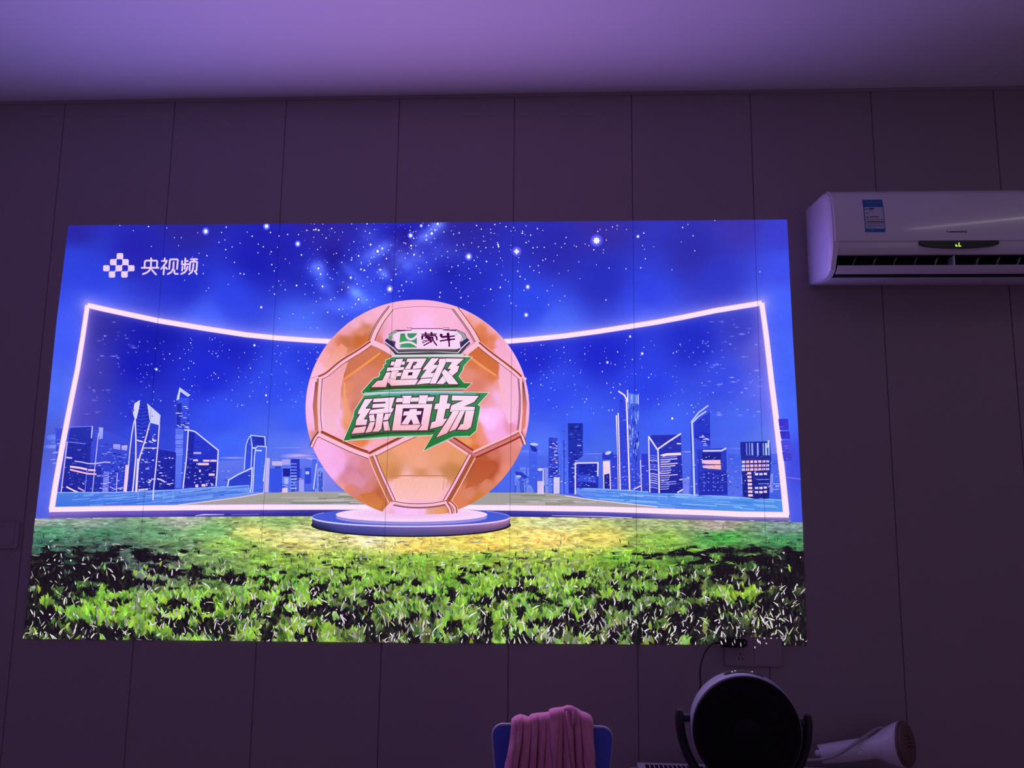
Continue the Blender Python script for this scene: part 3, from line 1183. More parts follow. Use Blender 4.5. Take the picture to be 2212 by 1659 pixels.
# milky-way wisps
for (bx, by, sx, sy, rot, a) in ((815, 543, 40, 12, -.55, 60), (865, 560, 60, 28, -.3, 32), (688, 578, 18, 16, 0, 62), (700, 612, 16, 28, -.5, 45), (768, 632, 34, 12, .6, 62), (925, 507, 34, 14, -.5, 62),
                                 (945, 486, 18, 10, -.6, 66), (890, 580, 40, 34, 0, 26), (730, 660, 60, 18, 0, 30), (800, 515, 24, 20, .8, 24), (760, 590, 34, 10, .7, 26), (830, 592, 16, 10, .8, 45), (955, 545, 60, 26, .2, 16)):
    dx, dy = XX - bx, YY - by
    u = (dx * math.cos(rot) + dy * math.sin(rot)) / sx
    v = (-dx * math.sin(rot) + dy * math.cos(rot)) / sy
    n_ = .55 + .9 * fbm(XX / 16, YY / 16, 31)
    wgt = np.exp(-(u * u + v * v)) * n_
    CC = CC + wgt[..., None] * np.array([a * .8, a * 1.05, a * 1.0]) * (~inside_f)[..., None]
for (bx, by, s, a) in ((720, 560, 26, 26), (845, 575, 22, 30), (870, 520, 30, 26), (975, 585, 30, 10), (745, 620, 14, 30), (640, 600, 20, 8)):
    wgt = np.exp(-((XX - bx) ** 2 + (YY - by) ** 2) / s ** 2)
    CC = CC - wgt[..., None] * np.array([a * .3, a * .8, a * 1.5]) * (~inside_f)[..., None]
CC = CC * (1 + .05 * (fbm(XX / 60, YY / 14, 12) - .5)[..., None] + .03 * (fbm(XX / 9, YY / 9, 17) - .5)[..., None])
P_ = Paint(.0010)
P_.grid(XX, YY, CC)
P_.build('night_sky')

# --- stars and the glassy smudges inside the goal
P_ = Paint(.0012)
WHT = (252, 246, 255)


def star(x, y, r, glow=0.0, colr=WHT):
    if glow:
        for k in range(3):
            P_.ell(x, y, r * (glow - k * .5), r * (glow - k * .5) * 1.1, (74 + 40 * k, 84 + 40 * k, 242), 16)
    P_.ell(x, y, r * .84, r * 1.0, colr, 10)


big = [(643.5, 527, 3.6, 1.9), (887, 509, 3.6, 1.8), (816, 543, 3.2, 1.7), (826, 537, 2.4, 0), (1012.6, 554.5, 4.2, 2), (1140, 620, 3.3, 1.9), (1136.5, 680.5, 3.3, 1.9), (842, 624.5, 3.8, 2.2), (775, 647, 2.4, 1.7),
       (758, 600, 2.4, 1.6), (894.6, 550.5, 2.1, 0), (932.7, 504.7, 3, 1.7), (945.6, 484, 2.8, 1.6), (1080.7, 621, 1.9, 0), (1378, 511, 2.6, 1.6), (444.7, 500, 4.4, 1.8), (576, 489, 4.0, 1.9),
       (564.6, 664, 2.4, 1.5), (338.5, 798, 2.4, 1.6), (550, 746, 2.3, 1.5), (575, 854, 2.4, 0), (1452, 904, 2.6, 1.5), (1387, 764, 2.6, 1.6), (1361, 727, 2.3, 1.5), (1312, 783, 2.3, 1.5), (1548, 788, 2.3, 1.5),
       (688, 580, 2.6, 1.6), (693, 592.5, 2, 0), (697, 619, 2.2, 0), (787, 584, 2, 0), (780, 582, 2, 0), (821, 583, 2, 0), (910, 488, 2.6, 1.5), (1076, 529, 2.2, 0), (1077, 533, 2, 0), (1051, 565, 1.9, 0), (930, 584, 1.9, 0),
       (800.6, 528.5, 2.2, 0), (888, 531, 2.2, 0), (682.5, 496, 2, 0), (688.7, 497.5, 2, 0), (775, 553, 2, 0), (800, 570, 1.8, 0), (835, 559, 1.8, 0), (921, 509, 2, 0), (921, 518.5, 1.9, 0), (940, 497, 2, 0),
       (651.6, 551, 1.9, 0), (641, 617, 2, 0), (678, 497, 1.5, 0), (1060, 625, 1.8, 0)]
for s_ in big:
    star(*s_)
# two brightest: a diamond and a six-rayed one
for (x, y, r) in ((1116, 543.5, 5.4), (1288.5, 520, 6.8)):
    for k in range(4):
        P_.ell(x, y, r * (2.1 - k * .4), r * (2.1 - k * .4), (70 + 22 * k, 66 + 24 * k, 235), 18)
    n = 4 if r < 6 else 8
    pts = []
    for k in range(2 * n):
        q = PI * k / n + PI / 2
        rr = r * (1.15 if k % 2 == 0 else (.75 if n == 8 else .62))
        pts.append((x + rr * math.cos(q), y + rr * math.sin(q)))
    P_.poly(pts, WHT)
zl = zt_(640, 460, 4.254)
small = zl([(95, 160), (22, 200), (107, 163), (163, 225), (240, 200), (155, 268), (275, 232), (327, 145), (355, 178), (427, 178), (555, 148), (635, 170), (676, 187), (720, 153), (652, 102), (510, 103), (166, 104), (245, 104),
            (225, 315), (197, 337), (50, 385), (345, 380), (370, 372), (443, 393), (485, 341), (530, 266), (620, 314), (390, 248), (684, 290), (765, 305), (870, 298), (850, 342), (805, 385), (760, 383), (690, 413), (715, 405), (670, 443),
            (512, 413), (508, 433), (552, 385), (572, 393), (598, 455), (598, 468), (680, 468), (660, 484), (420, 455), (375, 552), (345, 518), (285, 455), (105, 508), (132, 540), (288, 565), (312, 598), (335, 608), (188, 610), (147, 666),
            (85, 655), (162, 734), (82, 748), (186, 815), (222, 785), (320, 797), (352, 780), (383, 724), (420, 706), (478, 684), (430, 638), (543, 607), (655, 590), (690, 628), (614, 672), (560, 654), (717, 800), (650, 800), (818, 748),
            (760, 478), (776, 522), (745, 545), (800, 565), (825, 578), (770, 600), (795, 602), (912, 520), (916, 566), (1002, 417), (1025, 374), (1138, 398), (1165, 366), (1198, 455), (1128, 507), (1103, 485), (1155, 540), (1125, 545),
            (1235, 528), (1240, 272), (1273, 237), (1280, 320), (1338, 396), (1393, 410), (1390, 356), (1282, 425), (1470, 348), (1478, 296), (1537, 293), (1612, 277), (1675, 312), (1743, 320), (1808, 317), (1695, 353), (1665, 410), (1635, 437),
            (1540, 458), (1487, 486), (1430, 498), (1403, 538), (1500, 572), (1585, 512), (1655, 490), (1750, 447), (1845, 475), (1894, 437), (1877, 415), (1865, 355), (1970, 340), (1972, 298), (2045, 412), (2043, 455), (2035, 537), (2057, 585),
            (2102, 610), (2092, 714), (1958, 763), (1975, 828), (1922, 617), (1951, 632), (1889, 572), (1692, 552), (1596, 605), (1424, 642), (1468, 692), (1504, 726), (1514, 780), (1580, 767), (1582, 822), (1324, 733), (1318, 775),
            (1788, 702), (1726, 852), (1805, 803), (2022, 855), (1426, 166), (1357, 176), (1497, 185), (1446, 197), (1658, 117), (1700, 150), (1787, 152), (1790, 184), (1820, 190), (1720, 217), (1735, 260), (1720, 262), (1850, 275), (1825, 108),
            (1872, 96), (1928, 128), (1997, 135), (2012, 162), (1974, 170), (2080, 170), (2076, 188), (2103, 202), (2154, 205), (2137, 262), (2112, 274), (2175, 322), (2175, 370), (2147, 495), (2183, 530), (2112, 120), (1045, 163), (1050, 130),
            (1077, 177), (1100, 173), (1106, 230), (1080, 235), (1055, 302), (1100, 303), (1058, 328), (990, 276), (1007, 282), (945, 350), (1012, 633), (1063, 638), (970, 665), (983, 714), (945, 720), (952, 768), (875, 617), (1242, 152),
            (1275, 155), (1295, 157), (1312, 120), (1147, 112), (1165, 95), (1218, 117), (290, 915), (425, 952), (468, 936), (514, 868), (540, 968), (430, 885), (395, 888), (155, 920), (68, 962), (132, 1056), (196, 1057), (680, 865), (545, 838)])
zr = zt_(1100, 460, 3.352)
small += zr([(122, 95), (30, 107), (13, 132), (204, 115), (243, 128), (155, 162), (98, 147), (412, 179), (333, 224), (402, 224), (378, 250), (254, 250), (203, 250), (172, 254), (172, 292), (470, 237), (486, 245), (550, 227), (577, 238),
             (612, 268), (683, 268), (680, 290), (703, 198), (703, 124), (657, 120), (641, 135), (747, 103), (781, 93), (781, 119), (849, 121), (974, 147), (978, 265), (965, 238), (1046, 246), (1255, 107), (1293, 85), (1330, 167), (1245, 211),
             (1343, 275), (1178, 413), (952, 399), (985, 333), (845, 406), (722, 400), (631, 377), (504, 355), (427, 419), (361, 439), (511, 477), (348, 307), (322, 349), (244, 345), (263, 335), (211, 383), (217, 432), (150, 390), (275, 565),
             (313, 527), (367, 637), (206, 614), (402, 603), (700, 631), (284, 666), (107, 562), (115, 481), (79, 460), (62, 423), (1488, 57), (1814, 427), (50, 673), (14, 655)])
z5 = zt_(50, 470, 3.529)
small += z5([(740, 62), (843, 102), (958, 70), (1098, 80), (1155, 155), (1208, 155), (1187, 215), (979, 222), (1333, 117), (1550, 74), (1515, 115), (1540, 172), (1495, 190), (1595, 225), (1546, 246), (1656, 197), (1710, 112), (1748, 143),
             (1794, 204), (1833, 224), (1887, 115), (1952, 142), (1940, 228), (1792, 270), (1883, 280), (1893, 262), (2018, 130), (2000, 317), (2032, 348), (1897, 360), (1930, 382), (1916, 408), (1613, 343), (1549, 307), (1343, 274), (1403, 292),
             (1375, 363), (1376, 428), (1233, 478), (1416, 538), (1398, 560), (1565, 510), (1603, 450), (1799, 429), (1685, 432), (1657, 428), (1905, 530), (1880, 558), (1918, 585), (1965, 515), (1950, 485), (1992, 485), (2000, 552), (2083, 520),
             (2152, 508), (2058, 735), (2138, 763), (1955, 770), (1293, 300)])
for (x, y) in small:
    star(x, y, random.choice((.95, 1.1, 1.3, 1.6)), 0, random.choice(((236, 232, 255), (200, 200, 255), (246, 242, 255))))
for k in range(170):       # fainter ones in the milky way
    x = float(rng.normal(860, 150))
    y = float(rng.normal(545, 55))
    if 640 < x < 1250 and 480 < y < 640:
        star(x, y, random.uniform(.5, .9), 0, (150, 160, 250))
for k in range(330):       # inside the goal
    if k % 2:
        x = random.uniform(300, 690)
        y = random.uniform(730, 880)
        if y < np.interp(x, [p[0] for p in TOPL], [p[1] for p in TOPL]) + 12:
            continue
    else:
        x = random.uniform(1120, 1560)
        y = random.uniform(735, 900)
        if y < np.interp(x, [p[0] for p in TOPR], [p[1] for p in TOPR]) + 12:
            continue
    star(x, y, random.choice((.6, .8, .8, 1.1, 1.4)), 0, random.choice(((210, 215, 255), (160, 175, 255), (235, 232, 255))))
for k in range(120):      # streaks of reflected city light on the goal's glassy sides
    L = k % 2
    x = random.uniform(185, 330) if L else random.uniform(1500, 1645)
    y = random.uniform(690, 900)
    lo = np.interp(y, [p[1] for p in LBAR], [p[0] for p in LBAR]) + 14
    hi = np.interp(y, [p[1] for p in RBAR], [p[0] for p in RBAR]) - 12
    if x < lo or x > hi:
        continue
    tb = np.interp(x, [p[0] for p in TOPL + TOPR], [p[1] for p in TOPL + TOPR])
    if y < tb + 14:
        continue
    b_ = random.random()
    wdt = random.uniform(2, 7) if b_ < .55 else random.uniform(.8, 2.2)
    hgt = random.uniform(.6, 1.5)
    d_ = random.uniform(.15, .8)
    bg = idw(INN, np.array(x), np.array(y), 3.2, 18) + 6
    bg = bg + (np.array([200, 165, 250]) - bg) * (.35 * math.exp(-min(abs(x - lo + 14), abs(hi + 12 - x)) / 22))
    c_ = bg + (np.array((206, 200, 252.)) - bg) * d_
    P_.ell(x, y, wdt * 1.5, hgt * 2.0, bg + (c_ - bg) * .45, 14, 0, bg + (c_ - bg) * .1)
    P_.ell(x, y, wdt * .8, hgt, c_, 10, 0, bg + (c_ - bg) * .6)
P_.build('stars')

# --- city skyline
P_ = Paint(.0014)
LINE = (232, 222, 255)
WARM = (252, 214, 226)


def vgrad(c0_, c1_, y0_, y1_):
    return lambda x, y: [a + (b - a) * min(1, max(0, (y - y0_) / (y1_ - y0_))) for a, b in zip(c0_, c1_)]


def building(pts, c0_, c1_):
    xs, ys = [p[0] for p in pts], [p[1] for p in pts]
    if max(c0_[:2]) < 140:
        c0_ = tuple(v + (g_ - v) * .14 for v, g_ in zip(c0_, (84, 116, 246)))
        c1_ = tuple(v + (g_ - v) * .14 for v, g_ in zip(c1_, (84, 116, 246)))
    P_.poly(pts, vgrad(c0_, c1_, min(ys), max(ys)))
    n = int((max(xs) - min(xs)) * (max(ys) - min(ys)) / 130)
    if max(xs) - min(xs) > 90:
        return
    for _ in range(min(n, 40)):               # faint floors and lit rooms
        x, y = random.uniform(min(xs), max(xs)), random.uniform(min(ys), max(ys))
        l_ = random.uniform(1.5, 9)
        q = np.array([x, x + l_]), np.array([y, y])
        if not in_poly(q[0], q[1], pts).all():
            continue
        d_ = random.choice((-.35, -.25, .16, .22, .35, .5))
        m_ = np.array([(a_ + b_) / 2 for a_, b_ in zip(c0_, c1_)])
        c_ = m_ * (1 + d_) if d_ < 0 else m_ + (np.array((186, 192, 255)) - m_) * d_
        h_ = random.uniform(.7, 1.8)
        P_.poly([(x, y), (x + l_, y + random.uniform(-.5, .5)), (x + l_, y + h_), (x, y + h_)], [c_] * 4)


def windows(x0_, x1_, y0_, y1_, n, cols=((150, 160, 250), (205, 205, 255), (90, 100, 235), (28, 34, 150)), wmin=1.5, wmax=7, hmin=1.0, hmax=2.4):
    for _ in range(n):
        x, y = random.uniform(x0_, x1_), random.uniform(y0_, y1_)
        a, b = random.uniform(wmin, wmax), random.uniform(hmin, hmax)
        a = min(a, x1_ - x)
        if a < .5:
            continue
        c_ = random.choice(cols)
        P_.poly([(x, y), (x + a, y + random.uniform(-.4, .4)), (x + a, y + b), (x, y + b)], c_)


# haze and distant low city along the horizon
for (x0_, x1_, y_, hh, c_) in ((100, 150, 945, 8, (120, 140, 235)), (95, 148, 965, 5, (150, 160, 240)), (470, 540, 989, 2.5, (170, 170, 248)), (575, 700, 967, 2.5, (130, 145, 245)), (600, 690, 985, 7, (205, 185, 242)), (620, 700, 993, 7, (222, 190, 240)),
                                (1110, 1180, 975, 4, (120, 140, 245)), (1258, 1330, 981, 2.5, (160, 170, 250)), (1570, 1700, 969, 2, (150, 165, 250)), (1470, 1500, 976, 2, (150, 165, 250))):
    P_.ell((x0_ + x1_) / 2, y_, (x1_ - x0_) / 2, hh, c_, 20, 0, (84, 112, 245))
building([(470, 996), (660, 990), (700, 1000), (700, 1064), (470, 1056)], (104, 122, 238), (70, 98, 228))
building([(1110, 985), (1320, 980), (1700, 980), (1690, 1080), (1110, 1066)], (80, 104, 236), (64, 92, 222))
building([(120, 925), (230, 930), (300, 960), (390, 975), (390, 1060), (124, 1063)], (60, 72, 215), (48, 66, 200))
for _ in range(130):
    x = random.choice((random.uniform(480, 690), random.uniform(1110, 1270), random.uniform(1110, 1200), random.uniform(1300, 1690)))
    hgt = random.uniform(14, 60)
    wdt = random.uniform(5, 15)
    y1_ = 1064
    c_ = random.choice(((60, 84, 215), (92, 122, 245), (46, 62, 190), (110, 138, 248), (76, 104, 236), (130, 145, 245)))
    building([(x, y1_ - hgt), (x + wdt, y1_ - hgt), (x + wdt, y1_), (x, y1_)], c_, tuple(v * .9 + 12 for v in c_))
    if random.random() < .6:
        windows(x, x + wdt, y1_ - hgt, y1_, 4, ((150, 165, 252), (200, 195, 252), (30, 40, 150)), 2, 8, 1, 2.5)
A = zt_(90, 820, 5.53)
B = zt_(380, 860, 6.38)
C = zt_(1100, 830, 5.925)
D = zt_(1400, 830, 5.53)
# left block behind the goal post
building(A([(350, 570), (600, 560), (620, 700), (590, 1340), (240, 1350)]), (34, 40, 165), (24, 26, 140))
building(A([(330, 740), (560, 770), (560, 960), (310, 990)]), (30, 34, 155), (26, 28, 150))
building(A([(600, 740), (1030, 770), (1030, 1345), (560, 1345)]), (56, 70, 212), (40, 50, 190))
building(A([(540, 1020), (720, 1050), (720, 1345), (540, 1345)]), (34, 42, 170), (30, 36, 160))
building(A([(690, 570), (740, 575), (735, 705), (690, 715)]), (170, 180, 252), (140, 150, 245))
building(A([(860, 770), (945, 775), (945, 840), (860, 825)]), (170, 168, 248), (140, 140, 240))
building(A([(960, 790), (1030, 785), (1025, 850), (960, 840)]), (200, 190, 250), (150, 150, 242))
building(A([(750, 1100), (815, 1100), (800, 1350), (730, 1350)]), (120, 128, 240), (140, 135, 240))
windows(*[210, 275, 975, 1060], 80, ((130, 145, 250), (200, 205, 255), (24, 30, 140), (24, 30, 140), (90, 105, 240)), 2, 9, .8, 2)
windows(*[110, 132, 940, 1010], 14, ((120, 140, 245), (160, 170, 250)), 4, 14, 1, 2)
for L_, wd_, c_ in ((A([(400, 975), (480, 985), (560, 1003), (640, 1005), (760, 985), (830, 990)]), 2.6, (196, 186, 248)), (A([(345, 1040), (390, 1045), (480, 1058), (550, 1075)]), 4.2, (250, 205, 228)),
                    (A([(560, 1080), (650, 1085)]), 4.0, (245, 200, 225)), (A([(345, 1075), (450, 1100), (560, 1125), (660, 1130)]), 3.6, (248, 186, 205)), (A([(300, 1280), (400, 1330), (440, 1345)]), 3.4, (246, 205, 232)),
                    (A([(440, 1290), (520, 1335)]), 3, (216, 170, 220)), (A([(300, 930), (370, 938)]), 3, (226, 206, 250)), (A([(340, 570), (600, 558)]), 1.4, (130, 140, 248)), (A([(330, 745), (530, 768)]), 2, (110, 125, 240)),
                    (A([(612, 555), (600, 700)]), 2.6, (190, 196, 255)), (A([(685, 640), (655, 920), (612, 1345)]), 1.8, (205, 190, 255)), (A([(312, 740), (280, 1000), (240, 1345)]), 2.2, (222, 190, 246)),
                    (A([(545, 1080), (525, 1340)]), 1.2, (140, 145, 245)), (A([(910, 1120), (898, 1340)]), 1.6, (216, 206, 252)), (A([(820, 1280), (880, 1310), (980, 1285)]), 2, (180, 170, 245))):
    P_.stroke(L_, wd_, c_)
building(A([(1010, 1020), (1045, 1020), (1020, 1350), (980, 1350)]), (232, 196, 244), (240, 205, 240))
# twisted twin tower
building(A([(1110, 490), (1125, 940), (1100, 1345), (1020, 1345), (1055, 1000), (1070, 780)]), (52, 72, 220), (30, 36, 165))
building(A([(1180, 250), (1270, 290), (1300, 520), (1210, 840), (1150, 960), (1135, 460)]), (34, 44, 190), (56, 66, 225))
building(A([(1300, 520), (1405, 540), (1375, 1000), (1340, 1320), (1150, 1330), (1175, 960), (1215, 840)]), (42, 54, 205), (26, 30, 158))
for k in range(11):
    y = 320 + k * 42
    P_.stroke(A([(1140, y), (1200, y + 14), (1285, y - 6)]), 1.4, random.choice(((22, 26, 140), (110, 120, 248), (20, 24, 130))))
windows(*[303, 340, 925, 1055], 60, ((190, 196, 255), (230, 226, 255), (20, 24, 130), (140, 150, 250)), 1.5, 6, 1, 3)
P_.poly(A([(1115, 285), (1182, 243), (1172, 330), (1140, 470), (1110, 450), (1095, 400)]), (218, 214, 255))
P_.poly(A([(1265, 283), (1425, 425), (1415, 548), (1300, 515)]), (202, 206, 255))
for L_, wd_ in ((A([(1112, 490), (1085, 640), (1060, 850), (1030, 1200), (1015, 1345)]), 2.2), (A([(1122, 440), (1132, 700), (1130, 940), (1110, 1160), (1092, 1345)]), 2.8), (A([(1300, 515), (1250, 700), (1180, 920), (1150, 1060), (1130, 1345)]), 2.8),
                 (A([(1160, 945), (1135, 1345)]), 4.6), (A([(1412, 540), (1395, 780), (1370, 1050), (1340, 1330), (1335, 1440)]), 2.4), (A([(1220, 818), (1380, 818)]), 1.8), (A([(1145, 725), (1215, 745)]), 3), (A([(1325, 722), (1375, 730)]), 3),
                 (A([(1160, 1318), (1275, 1308)]), 3)):
    P_.stroke(L_, wd_, (236, 218, 252))
# spire tower
building(A([(1630, 250), (1659, 260), (1659, 560), (1600, 580)]), (50, 64, 222), (40, 54, 205))
E1 = zt_(80, 800, 3.568)
building(E1([(1090, 210), (1175, 215), (1165, 420), (1120, 460), (1075, 450)]), (58, 78, 235), (44, 60, 215))
building(E1([(1085, 260), (1120, 250), (1105, 430), (1080, 440)]), (26, 32, 150), (30, 38, 170))
P_.poly(E1([(1103, 128), (1110, 150), (1098, 225), (1078, 232)]), (215, 220, 255))
P_.poly(E1([(1108, 135), (1188, 192), (1165, 205), (1108, 165)]), (190, 200, 255))
windows(*[380, 410, 875, 925], 26, ((220, 222, 255), (28, 34, 160)), 3, 9, 1, 2.4)
building(B([(0, 420), (110, 430), (100, 760), (70, 1240), (0, 1240)]), (104, 128, 248), (84, 108, 240))
for k in range(14):
    y = 440 + k * 26
    P_.stroke(B([(0, y), (60, y + random.uniform(-8, 8)), (105, y - 4)]), 1.4, random.choice(((130, 150, 255), (70, 88, 230))))
building(A([(1400, 830), (1560, 860), (1612, 875), (1590, 1310), (1360, 1320)]), (28, 30, 160), (20, 20, 140))
windows(*[342, 378, 985, 1045], 22, ((190, 190, 255), (230, 220, 255), (60, 70, 210)), 2, 7, 1, 2)
P_.stroke(A([(1385, 1185), (1430, 1195), (1480, 1225)]), 3, (236, 206, 240))
P_.stroke(A([(1500, 1250), (1570, 1240)]), 2, (216, 200, 245))
# slant-roofed tower
building(B([(160, 455), (260, 460), (590, 720), (560, 1215), (110, 1240)]), (36, 52, 212), (28, 30, 165))
building(B([(180, 470), (265, 480), (235, 900), (150, 1000)]), (24, 28, 160), (24, 26, 158))
building(B([(150, 900), (560, 900), (550, 1210), (110, 1230)]), (22, 22, 140), (24, 24, 148))
for (a, b, c_, d_, cl_) in ((250, 745, 355, 770, (190, 180, 245)), (245, 845, 310, 870, (238, 214, 244)), (380, 850, 470, 876, (250, 205, 235)), (480, 850, 565, 876, (232, 206, 246)), (310, 895, 460, 925, (252, 200, 218)), (325, 985, 350, 1020, (230, 200, 240)),
                            (460, 1040, 540, 1070, (244, 210, 236)), (275, 1190, 315, 1228, (240, 208, 232)), (360, 1185, 415, 1218, (246, 205, 222)), (425, 1175, 440, 1210, (230, 196, 232)), (490, 1175, 515, 1205, (220, 190, 240)), (320, 1095, 350, 1115, (190, 180, 245))):
    P_.poly(B([(a, b), (c_, b), (c_, d_), (a, d_)]), cl_)
windows(*[405, 465, 985, 1050], 16, ((140, 140, 245), (190, 190, 250)), 1, 3, 1, 3)
for L_, wd_ in ((B([(120, 440), (180, 440), (270, 462), (590, 720), (575, 1000), (558, 1215)]), 2.6), (B([(178, 440), (150, 850), (105, 1245)]), 2.6)):
    P_.stroke(L_, wd_, (224, 218, 255))
# glass twin
building(B([(1035, 515), (1230, 530), (1250, 665), (1200, 1300), (1040, 1300), (950, 985), (975, 640)]), (44, 62, 212), (52, 84, 232))
building(B([(1060, 530), (1220, 540), (1225, 650), (1070, 660)]), (26, 36, 165), (30, 42, 180))
building(B([(1110, 670), (1250, 675), (1200, 1300), (1085, 1300)]), (60, 96, 242), (64, 100, 240))
building(B([(735, 1120), (1060, 965), (1040, 1195), (720, 1215)]), (34, 46, 185), (44, 62, 205))
building(B([(1245, 820), (1300, 830), (1280, 1300), (1205, 1300)]), (196, 182, 244), (190, 180, 246))
for L_, wd_ in ((B([(950, 985), (960, 800), (975, 640), (1000, 570), (1035, 515), (1055, 650), (1050, 800), (1040, 960)]), 1.9), (B([(1040, 515), (1120, 522), (1230, 535), (1238, 660)]), 2.0), (B([(1065, 1300), (1090, 800), (1105, 690), (1140, 662), (1255, 672), (1245, 850), (1210, 1150)]), 2.2),
                 (B([(718, 1215), (735, 1130), (850, 1060), (1055, 962), (1050, 1150), (1035, 1300)]), 2.8), (B([(1060, 685), (1110, 690)]), 3), (B([(1110, 722), (1190, 725)]), 3)):
    P_.stroke(L_, wd_, (206, 214, 255))
for (a, b, c_, d_, cl_) in ((1470, 845, 1580, 920, (170, 165, 238)), (1330, 870, 1470, 930, (196, 180, 236)), (1590, 840, 1710, 1100, (40, 52, 190)), (1480, 970, 1580, 1080, (28, 36, 150)), (1500, 1095, 1555, 1180, (176, 180, 250)), (1465, 1240, 1545, 1300, (232, 200, 240)),
                            (1300, 970, 1470, 1290, (56, 84, 232)), (1700, 1120, 1770, 1290, (160, 160, 246)), (1780, 960, 1870, 1180, (50, 72, 218)), (1880, 840, 1950, 1250, (76, 104, 240)), (1790, 1010, 1840, 1050, (190, 200, 255))):
    P_.poly(B([(a, b), (c_, b), (c_, d_), (a, d_)]), cl_)
for k in range(9):
    P_.poly(B([(1585, 900 + k * 42), (1670, 900 + k * 42), (1670, 914 + k * 42), (1585, 914 + k * 42)]), random.choice(((180, 196, 255), (130, 150, 250))))
P_.stroke(B([(1945, 900), (1900, 1260)]), 2.4, (214, 206, 252))
# right side
for pts, a, b in ((C([(255, 745), (365, 765), (360, 1010), (345, 1400), (250, 1260)]), (70, 96, 236), (60, 88, 230)), (C([(265, 780), (330, 800), (365, 850), (330, 870), (290, 850)]), (24, 34, 160), (26, 36, 165)),
                  (C([(75, 1115), (170, 1130), (240, 1190), (200, 1210), (80, 1160)]), (34, 50, 185), (36, 52, 190)), (C([(505, 680), (615, 690), (640, 1200), (500, 1200)]), (52, 64, 205), (44, 56, 200)),
                  (C([(680, 515), (745, 515), (760, 1400), (660, 1400)]), (66, 90, 236), (84, 116, 248)), (C([(750, 500), (942, 500), (940, 920), (860, 980), (830, 1400), (760, 1400)]), (22, 34, 150), (34, 46, 190)),
                  (C([(845, 1010), (1140, 1005), (1140, 1330), (850, 1330)]), (30, 42, 178), (30, 44, 185)), (C([(890, 1030), (1120, 1030), (1110, 1170), (895, 1150)]), (22, 28, 150), (22, 30, 158)),
                  (C([(915, 1250), (1125, 1275), (1125, 1330), (915, 1320)]), (24, 30, 150), (24, 30, 150)), (C([(870, 1155), (1110, 1190), (1110, 1260), (880, 1240)]), (56, 76, 222), (50, 70, 216)),
                  (C([(1405, 200), (1500, 190), (1540, 1350), (1420, 1350)]), (44, 62, 218), (52, 62, 215)), (C([(1510, 110), (1655, 130), (1670, 920), (1690, 1370), (1545, 1350)]), (74, 106, 246), (50, 62, 212)),
                  (C([(1200, 985), (1285, 980), (1290, 1140), (1205, 1160)]), (246, 214, 236), (240, 205, 236)), (C([(1205, 1160), (1290, 1140), (1295, 1340), (1210, 1330)]), (24, 20, 120), (30, 28, 140)),
                  (C([(1300, 900), (1390, 900), (1400, 1345), (1300, 1345)]), (44, 54, 205), (50, 64, 214)), (C([(360, 1240), (435, 1240), (435, 1405), (360, 1405)]), (206, 190, 246), (220, 196, 244)),
                  (C([(570, 1190), (645, 1190), (645, 1400), (570, 1400)]), (214, 204, 246), (206, 196, 248)), (C([(1190, 880), (1330, 870), (1330, 960), (1190, 970)]), (36, 48, 190), (40, 54, 200)),
                  (C([(365, 1080), (450, 1090), (450, 1240), (360, 1240)]), (56, 80, 228), (80, 96, 236)), (C([(1690, 890), (1770, 890), (1790, 1370), (1690, 1370)]), (40, 50, 196), (52, 60, 208))):
    building(pts, a, b)
windows(*[1186, 1204, 945, 1030], 50, ((200, 206, 255), (236, 226, 255), (26, 32, 150), (30, 36, 160)), 3, 13, 1, 2.2)
windows(*[1229, 1256, 920, 1045], 34, ((80, 100, 235), (180, 190, 255), (16, 22, 120), (16, 22, 120)), 2, 9, 1, 2)
windows(*[1342, 1352, 1000, 1050], 10, ((150, 160, 250), (30, 40, 170)), 1, 4, 1, 2)
for k in range(75):
    x = random.uniform(1357, 1379)
    y = random.uniform(850, 985)
    P_.stroke([(x, y), (x + random.uniform(-.6, 1.0), y + random.uniform(5, 14))], random.uniform(.8, 1.5), random.choice(((150, 176, 255), (190, 206, 255), (24, 34, 160), (20, 30, 150))))
for k in range(14):
    x = 1357.5 + k * 1.65
    P_.stroke([(x, 851 + k * .3), (x + .3, 872)], 1.0, random.choice(((150, 180, 255), (100, 130, 250))))
P_.ell(*C([(1265, 880)])[0], 7, 3.5, (206, 206, 255), 12, -.3)
P_.ell(*C([(320, 770)])[0], 9, 3, (190, 200, 255), 12, .1)
P_.ell(*C([(395, 1092)])[0], 5.5, 3.2, (206, 206, 255), 12)
P_.ell(*C([(120, 1180)])[0], 6, 2.6, (176, 190, 255), 12)
for L_, wd_ in ((C([(1370, 400), (1385, 800), (1398, 1350)]), 2.6), (C([(1393, 370), (1405, 800), (1420, 1350)]), 2.6), (C([(1395, 90), (1470, 140), (1497, 190), (1510, 500), (1540, 1355)]), 3.2), (C([(1512, 75), (1515, 230)]), 2.4),
                 (C([(1650, 135), (1652, 260)]), 1.4), (C([(845, 1410), (845, 1010), (1135, 1005), (1132, 1180)]), 2.8), (C([(1205, 990), (1210, 1335)]), 2), (C([(1280, 985), (1295, 1340)]), 2), (C([(435, 1090), (435, 1405)]), 2), (C([(1678, 970), (1690, 1370)]), 1.8),
                 (C([(1590, 1345), (1680, 1300)]), 2.4)):
    P_.stroke(L_, wd_, (242, 224, 248))
P_.stroke(C([(702, 720), (702, 1400)]), 1.6, (26, 38, 160))
P_.stroke(C([(1383, 420), (1400, 1350)]), 1.2, (40, 24, 110))
